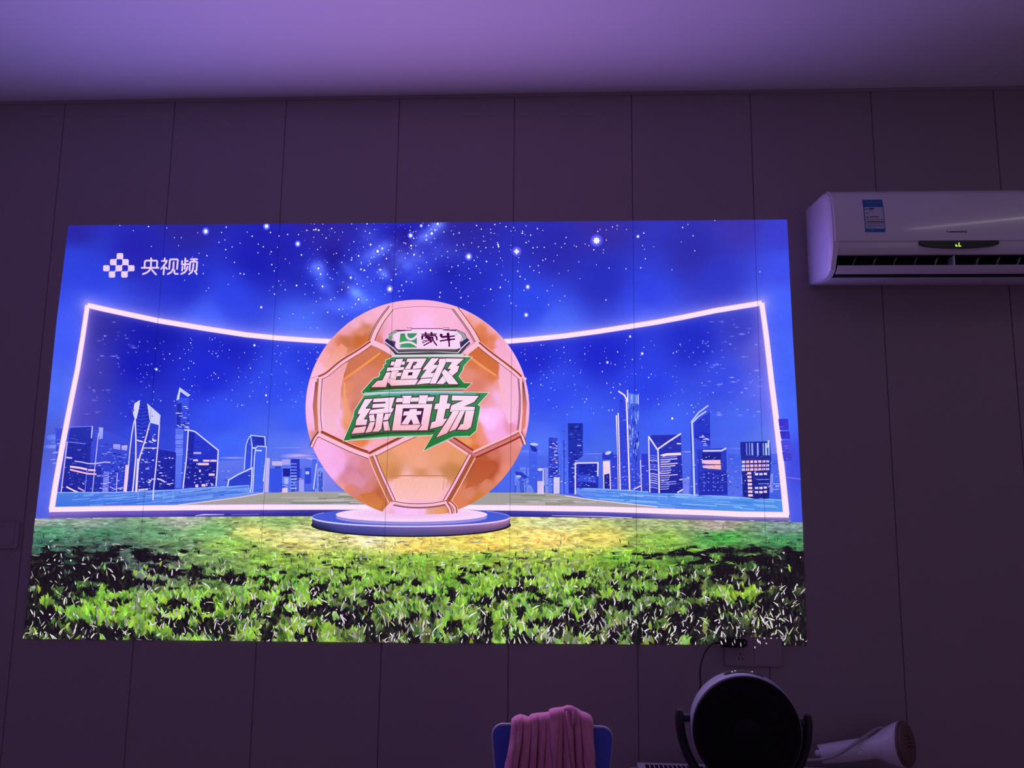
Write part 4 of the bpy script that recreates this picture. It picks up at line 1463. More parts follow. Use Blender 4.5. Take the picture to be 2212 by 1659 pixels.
# V-roofed tower
building(D([(0, 620), (390, 600), (395, 830), (415, 1250), (350, 1305), (0, 1300)]), (40, 46, 180), (24, 24, 140))
building(D([(0, 620), (115, 790), (125, 1300), (10, 1295)]), (50, 64, 218), (40, 46, 190))
building(D([(30, 610), (350, 605), (120, 760)]), (34, 36, 165), (38, 42, 176))
for k in range(16):
    y = 850 + k * 27
    P_.stroke(D([(145, y), (230, y - 4), (300 + random.uniform(-60, 60), y - 14)]), random.uniform(1.2, 3.0), random.choice(((236, 214, 250), (200, 190, 250), (150, 150, 245), (28, 28, 140))))
    P_.stroke(D([(15, y + 6), (60, y + 2), (112, y + 16)]), random.uniform(.8, 2.0), random.choice(((190, 186, 255), (230, 216, 250), (30, 34, 150), (120, 126, 245))))
P_.stroke(D([(170, 852), (220, 840), (390, 832)]), 5.5, (246, 222, 246))
P_.stroke(D([(340, 710), (390, 712)]), 2.4, (236, 226, 255))
P_.stroke(D([(345, 1295), (415, 1255)]), 3, (226, 216, 250))
P_.stroke(D([(370, 1140), (490, 1130)]), 3, (196, 190, 248))
building(D([(410, 1130), (490, 1130), (485, 1310), (415, 1310)]), (116, 128, 246), (132, 136, 246))
for L_, wd_ in ((D([(5, 620), (12, 1000), (18, 1295)]), 2.6), (D([(5, 625), (115, 790), (125, 1000), (130, 1300)]), 3.2), (D([(115, 775), (250, 680), (390, 590)]), 3.4)):
    P_.stroke(L_, wd_, (232, 222, 255))
# knife tower
building(D([(500, 460), (520, 440), (735, 310), (740, 760), (560, 1320), (520, 1320)]), (56, 76, 232), (52, 68, 215))
building(D([(550, 460), (735, 330), (740, 740), (550, 640)]), (38, 50, 202), (34, 42, 190))
windows(*[1508, 1532, 930, 962], 16, ((190, 190, 255), (226, 220, 255), (24, 28, 150)), 3, 12, 1, 2)
for L_, wd_ in ((D([(510, 455), (600, 340), (715, 255)]), 2.8), (D([(525, 460), (600, 385), (690, 325)]), 3), (D([(520, 455), (535, 800), (550, 1330)]), 4)):
    P_.stroke(L_, wd_, (196, 206, 255))
P_.stroke(D([(505, 470), (520, 830)]), 1.4, (30, 34, 150))
# lit office
building(D([(580, 780), (930, 760), (945, 1320), (600, 1330)]), (40, 54, 190), (30, 38, 170))
building(D([(640, 820), (870, 815), (860, 920), (650, 910)]), (24, 22, 130), (24, 22, 130))
building(D([(660, 1040), (940, 1040), (945, 1320), (680, 1320)]), (30, 32, 160), (30, 36, 170))
P_.poly(D([(640, 908), (858, 905), (862, 955), (700, 955), (640, 945)]), [(236, 200, 246), (250, 196, 222), (250, 190, 200), (250, 186, 196), (236, 190, 236)])
P_.poly(D([(650, 970), (865, 965), (868, 1020), (720, 1008), (650, 1000)]), [(226, 180, 236), (250, 186, 186), (250, 180, 176), (250, 186, 190), (230, 180, 232)])
P_.stroke(D([(650, 797), (870, 795), (930, 765)]), 3.6, (214, 206, 255))
for k in range(5):
    for q in range(5):
        if random.random() < .7:
            P_.ell(*D([(665 + q * 55, 1075 + k * 48)])[0], 1.6, 1.6, (120, 130, 248), 8)
building(D([(945, 830), (1110, 850), (1110, 1350), (950, 1330)]), (66, 90, 228), (90, 110, 238))
# window-grid drum
building(D([(1095, 690), (1450, 680), (1465, 900), (1440, 1370), (1270, 1370), (1130, 1340)]), (34, 40, 150), (22, 20, 116))
for k in range(11):
    x = 1105 + k * 33
    P_.stroke(D([(x, 705), (x + 4, 850)]), random.choice((1.4, 2.6, 3.4)), random.choice(((190, 210, 255), (150, 170, 250), (30, 36, 160))))
P_.stroke(D([(1435, 670), (1425, 760)]), 4, (190, 206, 255))
for r_i, y in enumerate((930, 978, 1022)):
    for q in range(7):
        x = 1115 + q * 48
        P_.poly(D([(x, y - 16 - q * .8), (x + 38, y - 17 - q * .8), (x + 38, y + 15 - q * 2), (x, y + 15 - q * 1.2)]), random.choice(((252, 196, 216), (250, 206, 236), (246, 190, 206))) if q not in (0, 6) else (206, 206, 255))
for k in range(7):
    y = 1050 + k * 44
    P_.poly(D([(1178 + k * 2, y), (1226 + k * 3, y), (1228 + k * 3, y + 27), (1180 + k * 2, y + 27)]), (252, 206, 218))
for q, y in ((0, 1075), (0, 1240), (0, 1290), (1, 1075), (1, 1240), (1, 1290), (2, 1072), (2, 1235), (2, 1285)):
    P_.poly(D([(1270 + q * 52, y - 14), (1310 + q * 52, y - 14), (1310 + q * 52, y + 12), (1270 + q * 52, y + 12)]), random.choice(((240, 216, 250), (206, 206, 255))))
for y in (1140, 1190):
    P_.stroke(D([(1310, y), (1440, y - 4)]), 2, (120, 136, 248))
for x in (1170, 1210, 1258, 1305, 1360, 1410):
    P_.stroke(D([(x, 890), (x + 16, 1060)]), 1.0, (96, 40, 110))
P_.stroke(D([(1430, 1230), (1470, 1190), (1570, 1190)]), 1.6, (170, 180, 250))
windows(*[1662, 1682, 985, 1062], 10, ((60, 84, 200), (150, 166, 250), (84, 100, 220)), 4, 14, 1.5, 4)
for k in range(260):
    L_ = random.random() < .42
    x, y = (random.uniform(130, 545), random.uniform(990, 1052)) if L_ else (random.uniform(1190, 1680), random.uniform(985, 1056))
    if L_ and 480 < x < 545 or random.random() < .3:
        y = random.uniform(1005, 1050)
    P_.poly([(x, y), (x + random.uniform(1, 6), y + random.uniform(-.5, .5)), (x + random.uniform(1, 5), y + random.uniform(1, 1.8)), (x, y + random.uniform(1, 1.8))], random.choice(((130, 150, 252), (176, 184, 255), (216, 206, 252), (84, 104, 240))))
# far right, outside the goal
for y0_, y1_, c_ in ((905, 929, (58, 44, 205)), (932, 948, (50, 42, 196)), (952, 975, (78, 66, 222)), (976, 996, (64, 56, 206))):
    building([(1680 + (y0_ - 905) * .12, y0_), (1701 + (y0_ - 905) * .1, y0_), (1703 + (y0_ - 905) * .1, y1_), (1683 + (y0_ - 905) * .12, y1_)], c_, c_)
P_.stroke([(1698, 1031), (1728, 1035)], 1.6, (150, 120, 246))
P_.build('skyline', label='blue night skyline outlined in light')

# --- pool, far lawn and dark kerb
P_ = Paint(.0026)
poolL = [(122, 1064)] + A([(850, 1345), (1659, 1312)]) + [(440, 1053), (490, 1050), (541, 1047), (556, 1058), (575, 1064), (520, 1074), (450, 1083), (380, 1091), (280, 1096), (114, 1099)]
P_.poly(poolL, lambda x, y: [58 + (x - 114) * .09 + (18 if y < 1075 else 0), 112 + (x - 114) * .05 + (14 if y < 1075 else 0), 228 + (x - 114) * .02])
poolR = [(1240, 1064)] + C([(870, 1330), (1200, 1338), (1600, 1362), (1896, 1388)]) + D([(400, 1322), (700, 1330), (1000, 1345), (1600, 1385)]) + [(1694, 1107), (1600, 1104), (1500, 1099), (1420, 1096), (1330, 1090), (1280, 1082)]
P_.poly(poolR, lambda x, y: [92 - (x - 1230) * .03 + (12 if y < 1075 else 0), 138 + (x - 1230) * .02, 244 - (x - 1230) * .02])
for k in range(90):
    x = random.uniform(140, 500)
    yb = np.interp(x, [114, 380, 541], [1068, 1060, 1052])
    y = random.uniform(yb, np.interp(x, [114, 380, 560], [1096, 1086, 1062]))
    l_ = random.uniform(15, 80)
    P_.stroke([(x, y), (x + l_ * .5, y - l_ * .04), (x + l_, y - l_ * .10)], random.uniform(.8, 2.2), random.choice(((110, 160, 246), (130, 176, 250), (70, 112, 226), (50, 96, 214))))
    x = random.uniform(1250, 1640)
    yt = np.interp(x, [1240, 1370, 1526, 1690], [1056, 1062, 1072, 1082])
    y = random.uniform(yt, np.interp(x, [1240, 1330, 1420, 1690], [1066, 1088, 1095, 1106]))
    P_.stroke([(x, y), (x + l_ * .5, y + l_ * .03), (min(1692, x + l_), y + l_ * .06)], random.uniform(.8, 2.4), random.choice(((120, 176, 250), (84, 146, 236), (64, 132, 224), (150, 190, 252))))
P_.stroke([(122, 1064)] + A([(850, 1348), (1659, 1316)]) + [(440, 1054), (541, 1048)], 2.2, (140, 176, 252))
P_.stroke(C([(870, 1330), (1600, 1362), (1896, 1388)]) + D([(700, 1330), (1600, 1385)]), 2.2, (146, 190, 252))
for x in (355, 375, 300, 1440, 1424, 1500):
    P_.stroke([(x, 1062), (x - 1, 1080)], 1.4, (130, 170, 252))
# far lawn
lawn = [(575, 1065), (640, 1062), (740, 1062), (1080, 1064), (1180, 1064), (1230, 1070), (1290, 1081), (1420, 1097), (1420, 1104), (1100, 1094), (700, 1092), (400, 1094), (380, 1091), (450, 1083), (520, 1074)]
P_.poly(lawn, (164, 160, 158))
for k in range(60):
    x = random.choice((random.uniform(520, 780), random.uniform(1090, 1260)))
    y = random.uniform(1066, 1090)
    l_ = random.uniform(20, 90)
    if x < 640 and y < np.interp(x, [450, 640], [1084, 1063]) + 3:
        continue
    x1_ = min(x + l_, 800) if x < 850 else x + l_
    if x1_ > 1190 and y < np.interp(x1_, [1190, 1221, 1290, 1420], [1066, 1072, 1082, 1097]) + 2:
        continue
    P_.stroke([(x, y), (x1_, y + random.uniform(-.6, .6))], random.uniform(1, 3), random.choice(((140, 148, 130), (150, 152, 142), (182, 174, 176), (128, 138, 112), (190, 182, 190))))
P_.stroke([(385, 1091), (450, 1083), (520, 1074), (571, 1065)], 2.2, (232, 200, 205))
P_.stroke([(1221, 1071), (1290, 1081), (1420, 1095)], 2.2, (236, 206, 214))
# kerb below the goal line
KT = [(109, 1106), (250, 1104), (400, 1102.5), (700, 1101), (900, 1101), (1100, 1103), (1300, 1106), (1400, 1109), (1520, 1113), (1600, 1117), (1706, 1118)]
KB = [(109, 1121), (250, 1119), (400, 1117.5), (700, 1117), (900, 1117), (1100, 1118), (1300, 1121), (1400, 1122), (1520, 1124), (1600, 1126), (1706, 1128)]
kx = np.linspace(109, 1706, 240)
R_ = 7
KX = np.tile(kx, (R_, 1))
kt, kb = np.interp(kx, *zip(*KT)), np.interp(kx, *zip(*KB))
KY = np.stack([kt + (kb - kt) * i / (R_ - 1) for i in range(R_)])
kc0 = idw([(100, 0, (150, 120, 215)), (300, 0, (120, 92, 205)), (500, 0, (96, 76, 196)), (700, 0, (74, 66, 180)), (1100, 0, (76, 70, 180)), (1300, 0, (104, 92, 196)), (1500, 0, (150, 132, 206)), (1700, 0, (140, 126, 196))], KX, KX * 0, 3, 40)
kc1 = idw([(100, 0, (92, 80, 170)), (300, 0, (72, 60, 150)), (500, 0, (38, 36, 120)), (700, 0, (30, 34, 120)), (1100, 0, (36, 40, 122)), (1300, 0, (44, 42, 118)), (1500, 0, (92, 82, 142)), (1700, 0, (96, 86, 150))], KX, KX * 0, 3, 40)
tt = np.linspace(0, 1, R_)[:, None, None]
P_.grid(KX, KY, (kc0 * (1 - tt) + kc1 * tt) * (1 + .18 * (fbm(KX / 70, KY / 2, 77) - .5))[..., None])
P_.stroke([(422, 1114), (440, 1111.8), (485, 1111.5)], [1, 3.2, 1.4], (196, 180, 250))
P_.stroke([(500, 1112), (560, 1111)], 1.6, (120, 104, 210))
P_.stroke([(1192, 1113.5), (1300, 1116), (1365, 1119)], [.8, 1.8, 2.6], (206, 196, 236))
P_.build('pool_and_kerb')

# --- goal frame of light
P_ = Paint(.0030)
NEON = (255, 228, 246)
for L_, w0, w1 in ((TOPL, 9.5, 9), (TOPR, 9, 9.5), (LBAR, 8.5, 11), (RBAR, 9.5, 12), (BBAR, 10, 11)):
    n = len(L_)
    ws = [w0 + (w1 - w0) * i / (n - 1) for i in range(n)]
    P_.stroke(L_, [a + 2.6 for a in ws], (196, 160, 250))
    P_.stroke(L_, [a + 1.6 for a in ws], (238, 200, 250))
for L_, w0, w1 in ((TOPL, 9.5, 9), (TOPR, 9, 9.5), (LBAR, 8.5, 11), (RBAR, 9.5, 12), (BBAR, 10, 11)):
    n = len(L_)
    P_.stroke(L_, [w0 + (w1 - w0) * i / (n - 1) - .5 for i in range(n)], NEON)
P_.build('goal_frame')

# --- grass
P_ = Paint(.0032, 2.5e-7)
GR = [  # x, y, colour, darkness chance, blade chance, stretch
    (80, 1126, (150, 150, 150), .02, .0), (200, 1128, (130, 142, 134), .02, .0), (400, 1128, (150, 152, 142), .03, .0), (600, 1130, (120, 150, 90), .05, .0), (1200, 1128, (176, 178, 130), .03, .0),
    (1400, 1130, (140, 150, 110), .06, .02), (1550, 1134, (156, 140, 136), .05, .0), (1700, 1140, (110, 130, 130), .08, .0),
    (100, 1145, (70, 126, 96), .10, .02), (220, 1150, (62, 108, 84), .16, .05), (340, 1150, (86, 128, 96), .16, .05), (450, 1145, (100, 150, 90), .12, .02), (560, 1150, (196, 186, 110), .06, .02),
    (660, 1155, (206, 196, 140), .04, .02), (100, 1175, (52, 90, 78), .35, .10), (250, 1180, (62, 84, 80), .42, .14), (380, 1175, (86, 120, 82), .30, .10), (500, 1175, (126, 168, 74), .14, .06),
    (640, 1178, (196, 184, 106), .08, .04), (800, 1168, (222, 202, 150), .03, .03), (900, 1180, (226, 190, 100), .05, .03), (1050, 1175, (236, 190, 92), .03, .02), (1180, 1165, (236, 190, 106), .03, .02),
    (1300, 1165, (196, 178, 90), .07, .05), (1420, 1165, (120, 158, 66), .15, .08), (1560, 1160, (62, 138, 62), .2, .08), (1700, 1165, (56, 120, 74), .25, .08),
    (90, 1210, (40, 58, 66), .65, .24), (230, 1215, (44, 60, 72), .66, .24), (340, 1210, (92, 104, 104), .5, .20), (460, 1205, (110, 138, 84), .34, .14), (600, 1205, (122, 160, 64), .22, .10),
    (760, 1205, (132, 160, 66), .16, .10), (900, 1210, (120, 164, 60), .18, .10), (1050, 1205, (132, 170, 66), .18, .08), (1200, 1205, (146, 170, 70), .20, .12), (1350, 1205, (106, 158, 54), .25, .12),
    (1500, 1205, (74, 118, 52), .45, .12), (1620, 1205, (50, 66, 48), .66, .14), (1710, 1210, (44, 62, 52), .6, .12),
    (80, 1245, (36, 42, 56), .75, .30), (220, 1245, (40, 46, 62), .72, .30), (330, 1245, (104, 112, 116), .48, .34), (450, 1250, (100, 130, 78), .42, .28), (600, 1250, (104, 152, 62), .32, .22),
    (800, 1250, (110, 156, 62), .34, .24), (1000, 1250, (112, 162, 58), .32, .22), (1200, 1250, (116, 156, 60), .36, .26), (1400, 1250, (96, 132, 58), .46, .24), (1560, 1250, (76, 92, 54), .58, .24), (1700, 1255, (48, 50, 46), .72, .24),
    (90, 1280, (70, 96, 54), .62, .36), (230, 1275, (100, 150, 56), .44, .30), (400, 1285, (118, 160, 62), .40, .30), (600, 1285, (116, 164, 58), .40, .32), (800, 1285, (106, 140, 66), .46, .36),
    (1000, 1285, (112, 160, 60), .42, .34), (1200, 1285, (112, 158, 62), .45, .36), (1400, 1280, (96, 130, 62), .52, .36), (1600, 1275, (128, 168, 54), .40, .30), (1710, 1285, (60, 62, 50), .66, .36),
    (90, 1320, (92, 130, 52), .55, .34), (230, 1320, (126, 182, 52), .40, .28), (380, 1320, (130, 176, 58), .42, .32), (560, 1320, (110, 144, 62), .50, .40), (760, 1320, (96, 116, 70), .55, .44),
    (1000, 1320, (106, 142, 64), .52, .42), (1200, 1320, (106, 146, 62), .50, .40), (1400, 1320, (92, 116, 66), .58, .46), (1560, 1315, (70, 84, 56), .66, .44), (1700, 1320, (58, 54, 52), .72, .46),
    (80, 1360, (62, 80, 50), .72, .40), (220, 1362, (96, 124, 66), .62, .40), (420, 1360, (110, 148, 58), .55, .40), (640, 1365, (112, 146, 58), .54, .46), (860, 1365, (82, 92, 66), .64, .52),
    (1060, 1365, (112, 150, 58), .52, .46), (1260, 1370, (84, 96, 60), .62, .56), (1440, 1370, (104, 134, 60), .54, .52), (1600, 1370, (70, 66, 58), .72, .56), (1710, 1375, (54, 44, 50), .80, .50)]
GP = [(a, b, [min(250, v * (1.10 if b > 1190 else 1.0)) for v in c] + [(d + (.10 if 1195 <= b <= 1260 else 0)) * 255, (e + (.07 if 1170 <= b <= 1260 else 0)) * 255]) for (a, b, c, d, e) in GR]
NX, NY = 760, 190
yy = np.linspace(1117, 1396, NY)
XX = np.zeros((NY, NX))
YY = np.zeros((NY, NX))
for j in range(NY):
    XX[j] = np.linspace(edge_x_left(yy[j]), edge_x_right(yy[j]), NX)
    lo_ = np.interp(XX[j], [50, 400, 700, 1100, 1400, 1745], [1120, 1116, 1115, 1116, 1120, 1129])
    hi_ = np.interp(XX[j], [52, 400, 900, 1500, 1742], [1379, 1382.5, 1388, 1392, 1394])
    YY[j] = lo_ + (hi_ - lo_) * j / (NY - 1)


def gnoise(x, y, seed, o=3, k=1.0):
    """clumps: long and thin far away, rounder and larger near the bottom edge"""
    s_ = np.clip((y - 1120) / 270, 0, 1)
    # a fixed perspective warp keeps the pattern continuous
    v = 270 / 15.0 * np.log((4.5 + 15 * s_) / 4.5)
    u = (x - 900) / 25.0
    return fbm(u * k + 40, v * k + 10, seed, o)


FLD = idw(GP, XX, YY, 3.0, 12, .55, 1.6)
n1 = gnoise(XX, YY, 91)
n2 = gnoise(XX, YY, 55, 3, 1.9)
pd_ = FLD[..., 3] / 255 - .05 * np.exp(-((YY - 1255) / 40) ** 2)
dk = np.clip((pd_ * .85 + .07 - n1) * 8 + .4, 0, 1)
far = np.clip((1215 - YY) / 50, 0, 1)
base = FLD[..., :3] * (1 + .18 * far + (1.0 - .1 * far) * (n2 - .5))[..., None]
hi = np.clip((n2 - .60) * 6, 0, 1) * np.clip((YY - 1170) / 60, 0, 1)
base = base + (np.array([150, 196, 66]) - base) * (hi * .55)[..., None]
CCg = base * (1 - dk[..., None]) + np.array([28, 20, 32]) * dk[..., None]
P_.grid(XX, YY, CCg)
P_.k = 200
GPa = np.array([(a, b_) for (a, b_, _) in GP], float)
GPc = np.array([c for (_, _, c) in GP], float)


def field(x, y):
    w_ = 1 / ((x - GPa[:, 0]) ** 2 * .3 + (y - GPa[:, 1]) ** 2 * 2.5 + 150) ** 1.5
    return (w_[:, None] * GPc).sum(0) / w_.sum()


elems = []
for k in range(8200):
    y = 1124 + 274 * (random.random() ** .8)
    x = random.uniform(edge_x_left(y), edge_x_right(y))
    elems.append((y, x, 0))
for k in range(4300):
    y = 1150 + 246 * (random.random() ** .62)
    x = random.uniform(edge_x_left(y) + 2, edge_x_right(y) - 2)
    elems.append((y, x, 1))
elems.sort()
DARKS = ((24, 16, 28), (30, 22, 34), (38, 30, 36), (28, 30, 32), (46, 48, 42))
for (y, x, kind) in elems:
    f = field(x, y)
    s = (y - 1120) / 270
    sz = 4.5 + 14 * s
    pdk = f[3] / 255 - .05 * math.exp(-((y - 1255) / 40) ** 2)
    loc = float(gnoise(np.array(x), np.array(y), 91))
    dark = (pdk * .85 + .07 - loc) > random.uniform(-.05, .05)
    tone = float(gnoise(np.array(x), np.array(y), 55, 2, 1.3))
    if kind == 0:
        if dark:
            c_ = random.choice(DARKS)
            if s < .25:
                c_ = tuple(f[i] * .5 + 8 for i in range(3))
            if random.random() < .35:
                continue
        else:
            b_ = min(1.5, max(.42, .30 + 1.4 * tone + random.gauss(0, .10)))
            if s < .3:
                b_ = .85 * b_ + .30 + random.gauss(0, .10)
            c_ = [f[0] * b_ + random.uniform(-14, 22), f[1] * b_ + random.uniform(-8, 16), f[2] * b_ + random.uniform(-16, 18)]
            q_ = random.random()
            if q_ < .10 and s > .15:
                g_ = random.uniform(90, 180)
                c_ = [g_, g_ * 1.03, g_ * .94]
            elif tone > .60 and q_ < .6 and s > .28:
                c_ = [random.uniform(124, 168), random.uniform(176, 210), random.uniform(50, 92)]
            elif tone < .40 and q_ < .5 and s > .28:
                c_ = [random.uniform(40, 66), random.uniform(66, 96), random.uniform(36, 56)]
        flat = max(0.0, 1 - s * 2.4)
        if random.random() < flat:
            a_, l_, w_ = random.uniform(-.10, .10), sz * random.uniform(1.4, 4.0), sz * random.uniform(.22, .5)
        else:
            a_, l_, w_ = PI / 2 + random.gauss(0, .42), sz * random.uniform(.75, 1.7), sz * random.uniform(.22, .56)
        bend = random.uniform(-.6, .6)
        pts = []
        for t, ww in ((-1, .25), (-.5, .85), (0, 1.0), (.5, .7), (1, .05)):
            cx_ = x + math.cos(a_) * t * l_ * .5 - math.sin(a_) * bend * t * t * l_ * .3
            cy_ = y - math.sin(a_) * t * l_ * .5 - math.cos(a_) * bend * t * t * l_ * .3
            pts.append((cx_, cy_, ww * w_ * .5))
        L1 = [(cx_ - math.sin(a_) * r_w, cy_ - math.cos(a_) * r_w) for cx_, cy_, r_w in pts]
        R1 = [(cx_ + math.sin(a_) * r_w, cy_ + math.cos(a_) * r_w) for cx_, cy_, r_w in pts]
        V = L1 + R1
        T = []
        for i in range(4):
            T += [(i, i + 1, 6 + i), (i, 6 + i, 5 + i)]
        c2 = np.clip(np.array(c_, float), 8, 250)
        sh = np.array([.82, .92, 1.0, 1.06, 1.14] * 2)[:, None]
        P_.add(V, np.clip(c2[None] * sh, 5, 252), T)
    else:
        if random.random() > f[4] / 255 * (1.0 if dark else .8):
            continue
        q_ = random.random()
        l_ = random.uniform(4, 9) + 15 * s * random.random() ** 1.6 + 2 * s
        w_ = random.uniform(.9, 1.8) + 1.7 * s * random.random() ** 1.5
        if q_ < .22:
            l_, w_ = random.uniform(2, 5), random.uniform(2, 3.6)
        a_ = PI / 2 + random.gauss(0, .55)
        if s < .4 and random.random() < .35:
            a_ = random.gauss(0, .15)
        bend = random.uniform(-.8, .8)
        g_ = random.choice((1, 1, .95, .85, .68))
        c_ = random.choice(((252, 240, 252), (240, 230, 238), (228, 228, 214), (244, 224, 242), (208, 220, 170)))
        c_ = [v * g_ for v in c_]
        P_.stroke([(x + math.cos(a_) * l_ * t - math.sin(a_) * bend * l_ * t * t * .6, y - math.sin(a_) * l_ * t - math.cos(a_) * bend * l_ * t * t * .4) for t in (0, .33, .66, 1)], w_, c_, lambda t: .35 + .95 * math.sin(PI * min(1, t * .86 + .14)))
P_.build('grass')

# --- podium
P_ = Paint(.0040)
PX, PY, PRX, PRY = 888.3, 1117, 213.5, 20
n = 90
top, bot = [], []
for i in range(n + 1):
    q = PI * i / n
    top.append((PX - PRX * math.cos(q), PY + PRY * math.sin(q)))
    bot.append((PX - PRX * math.cos(q) * .998, PY + 14 + (PRY + 6) * math.sin(q) + 0))
P_.ell(PX, PY + 17, PRX * 1.01, PRY + 6, (30, 34, 44), 60)
R_ = 6
KX = np.array([[a[0] * (1 - t) + b[0] * t for a, b in zip(top, bot)] for t in np.linspace(0, 1, R_)])
KY = np.array([[a[1] * (1 - t) + b[1] * t for a, b in zip(top, bot)] for t in np.linspace(0, 1, R_)])
s0 = idw([(680, 0, (92, 88, 160)), (760, 0, (98, 92, 176)), (890, 0, (124, 108, 186)), (1000, 0, (150, 120, 184)), (1095, 0, (196, 150, 200))], KX, KX * 0, 3, 30)
s1 = idw([(680, 0, (30, 34, 70)), (760, 0, (58, 58, 140)), (890, 0, (74, 66, 124)), (1000, 0, (88, 64, 110)), (1095, 0, (96, 64, 104))], KX, KX * 0, 3, 30)
tt = np.linspace(0, 1, R_)[:, None, None] ** .8
P_.grid(KX, KY, s0 * (1 - tt) + s1 * tt)
P_.ell(PX, PY, PRX, PRY, (58, 84, 214), 80, 0, (74, 92, 214))
P_.stroke([t for t in top], 3.0, lambda x, y: [226 + 20 * (x - PX) / 213, 206 - 8 * (x - PX) / 213, 252])
P_.stroke([(PX + PRX * math.cos(q), PY - PRY * math.sin(q)) for q in np.linspace(-.1, .7, 12)], 1.6, (150, 140, 230))
P_.stroke([(PX + PRX * math.cos(q), PY - PRY * math.sin(q)) for q in np.linspace(PI - .5, PI + .1, 10)], 1.4, (150, 150, 230))
P_.ell(889.5, 1117.5, 163.5, 16, (170, 150, 226), 70, 0, (150, 140, 222))
P_.ell(889.5, 1111.5, 163.5, 15.5, (250, 206, 246), 70, 0, (252, 214, 250))
P_.ell(889.5, 1110, 130, 11, (238, 190, 236), 60, 0, (248, 206, 246))
P_.build('podium', label='round podium with a pink lit top')

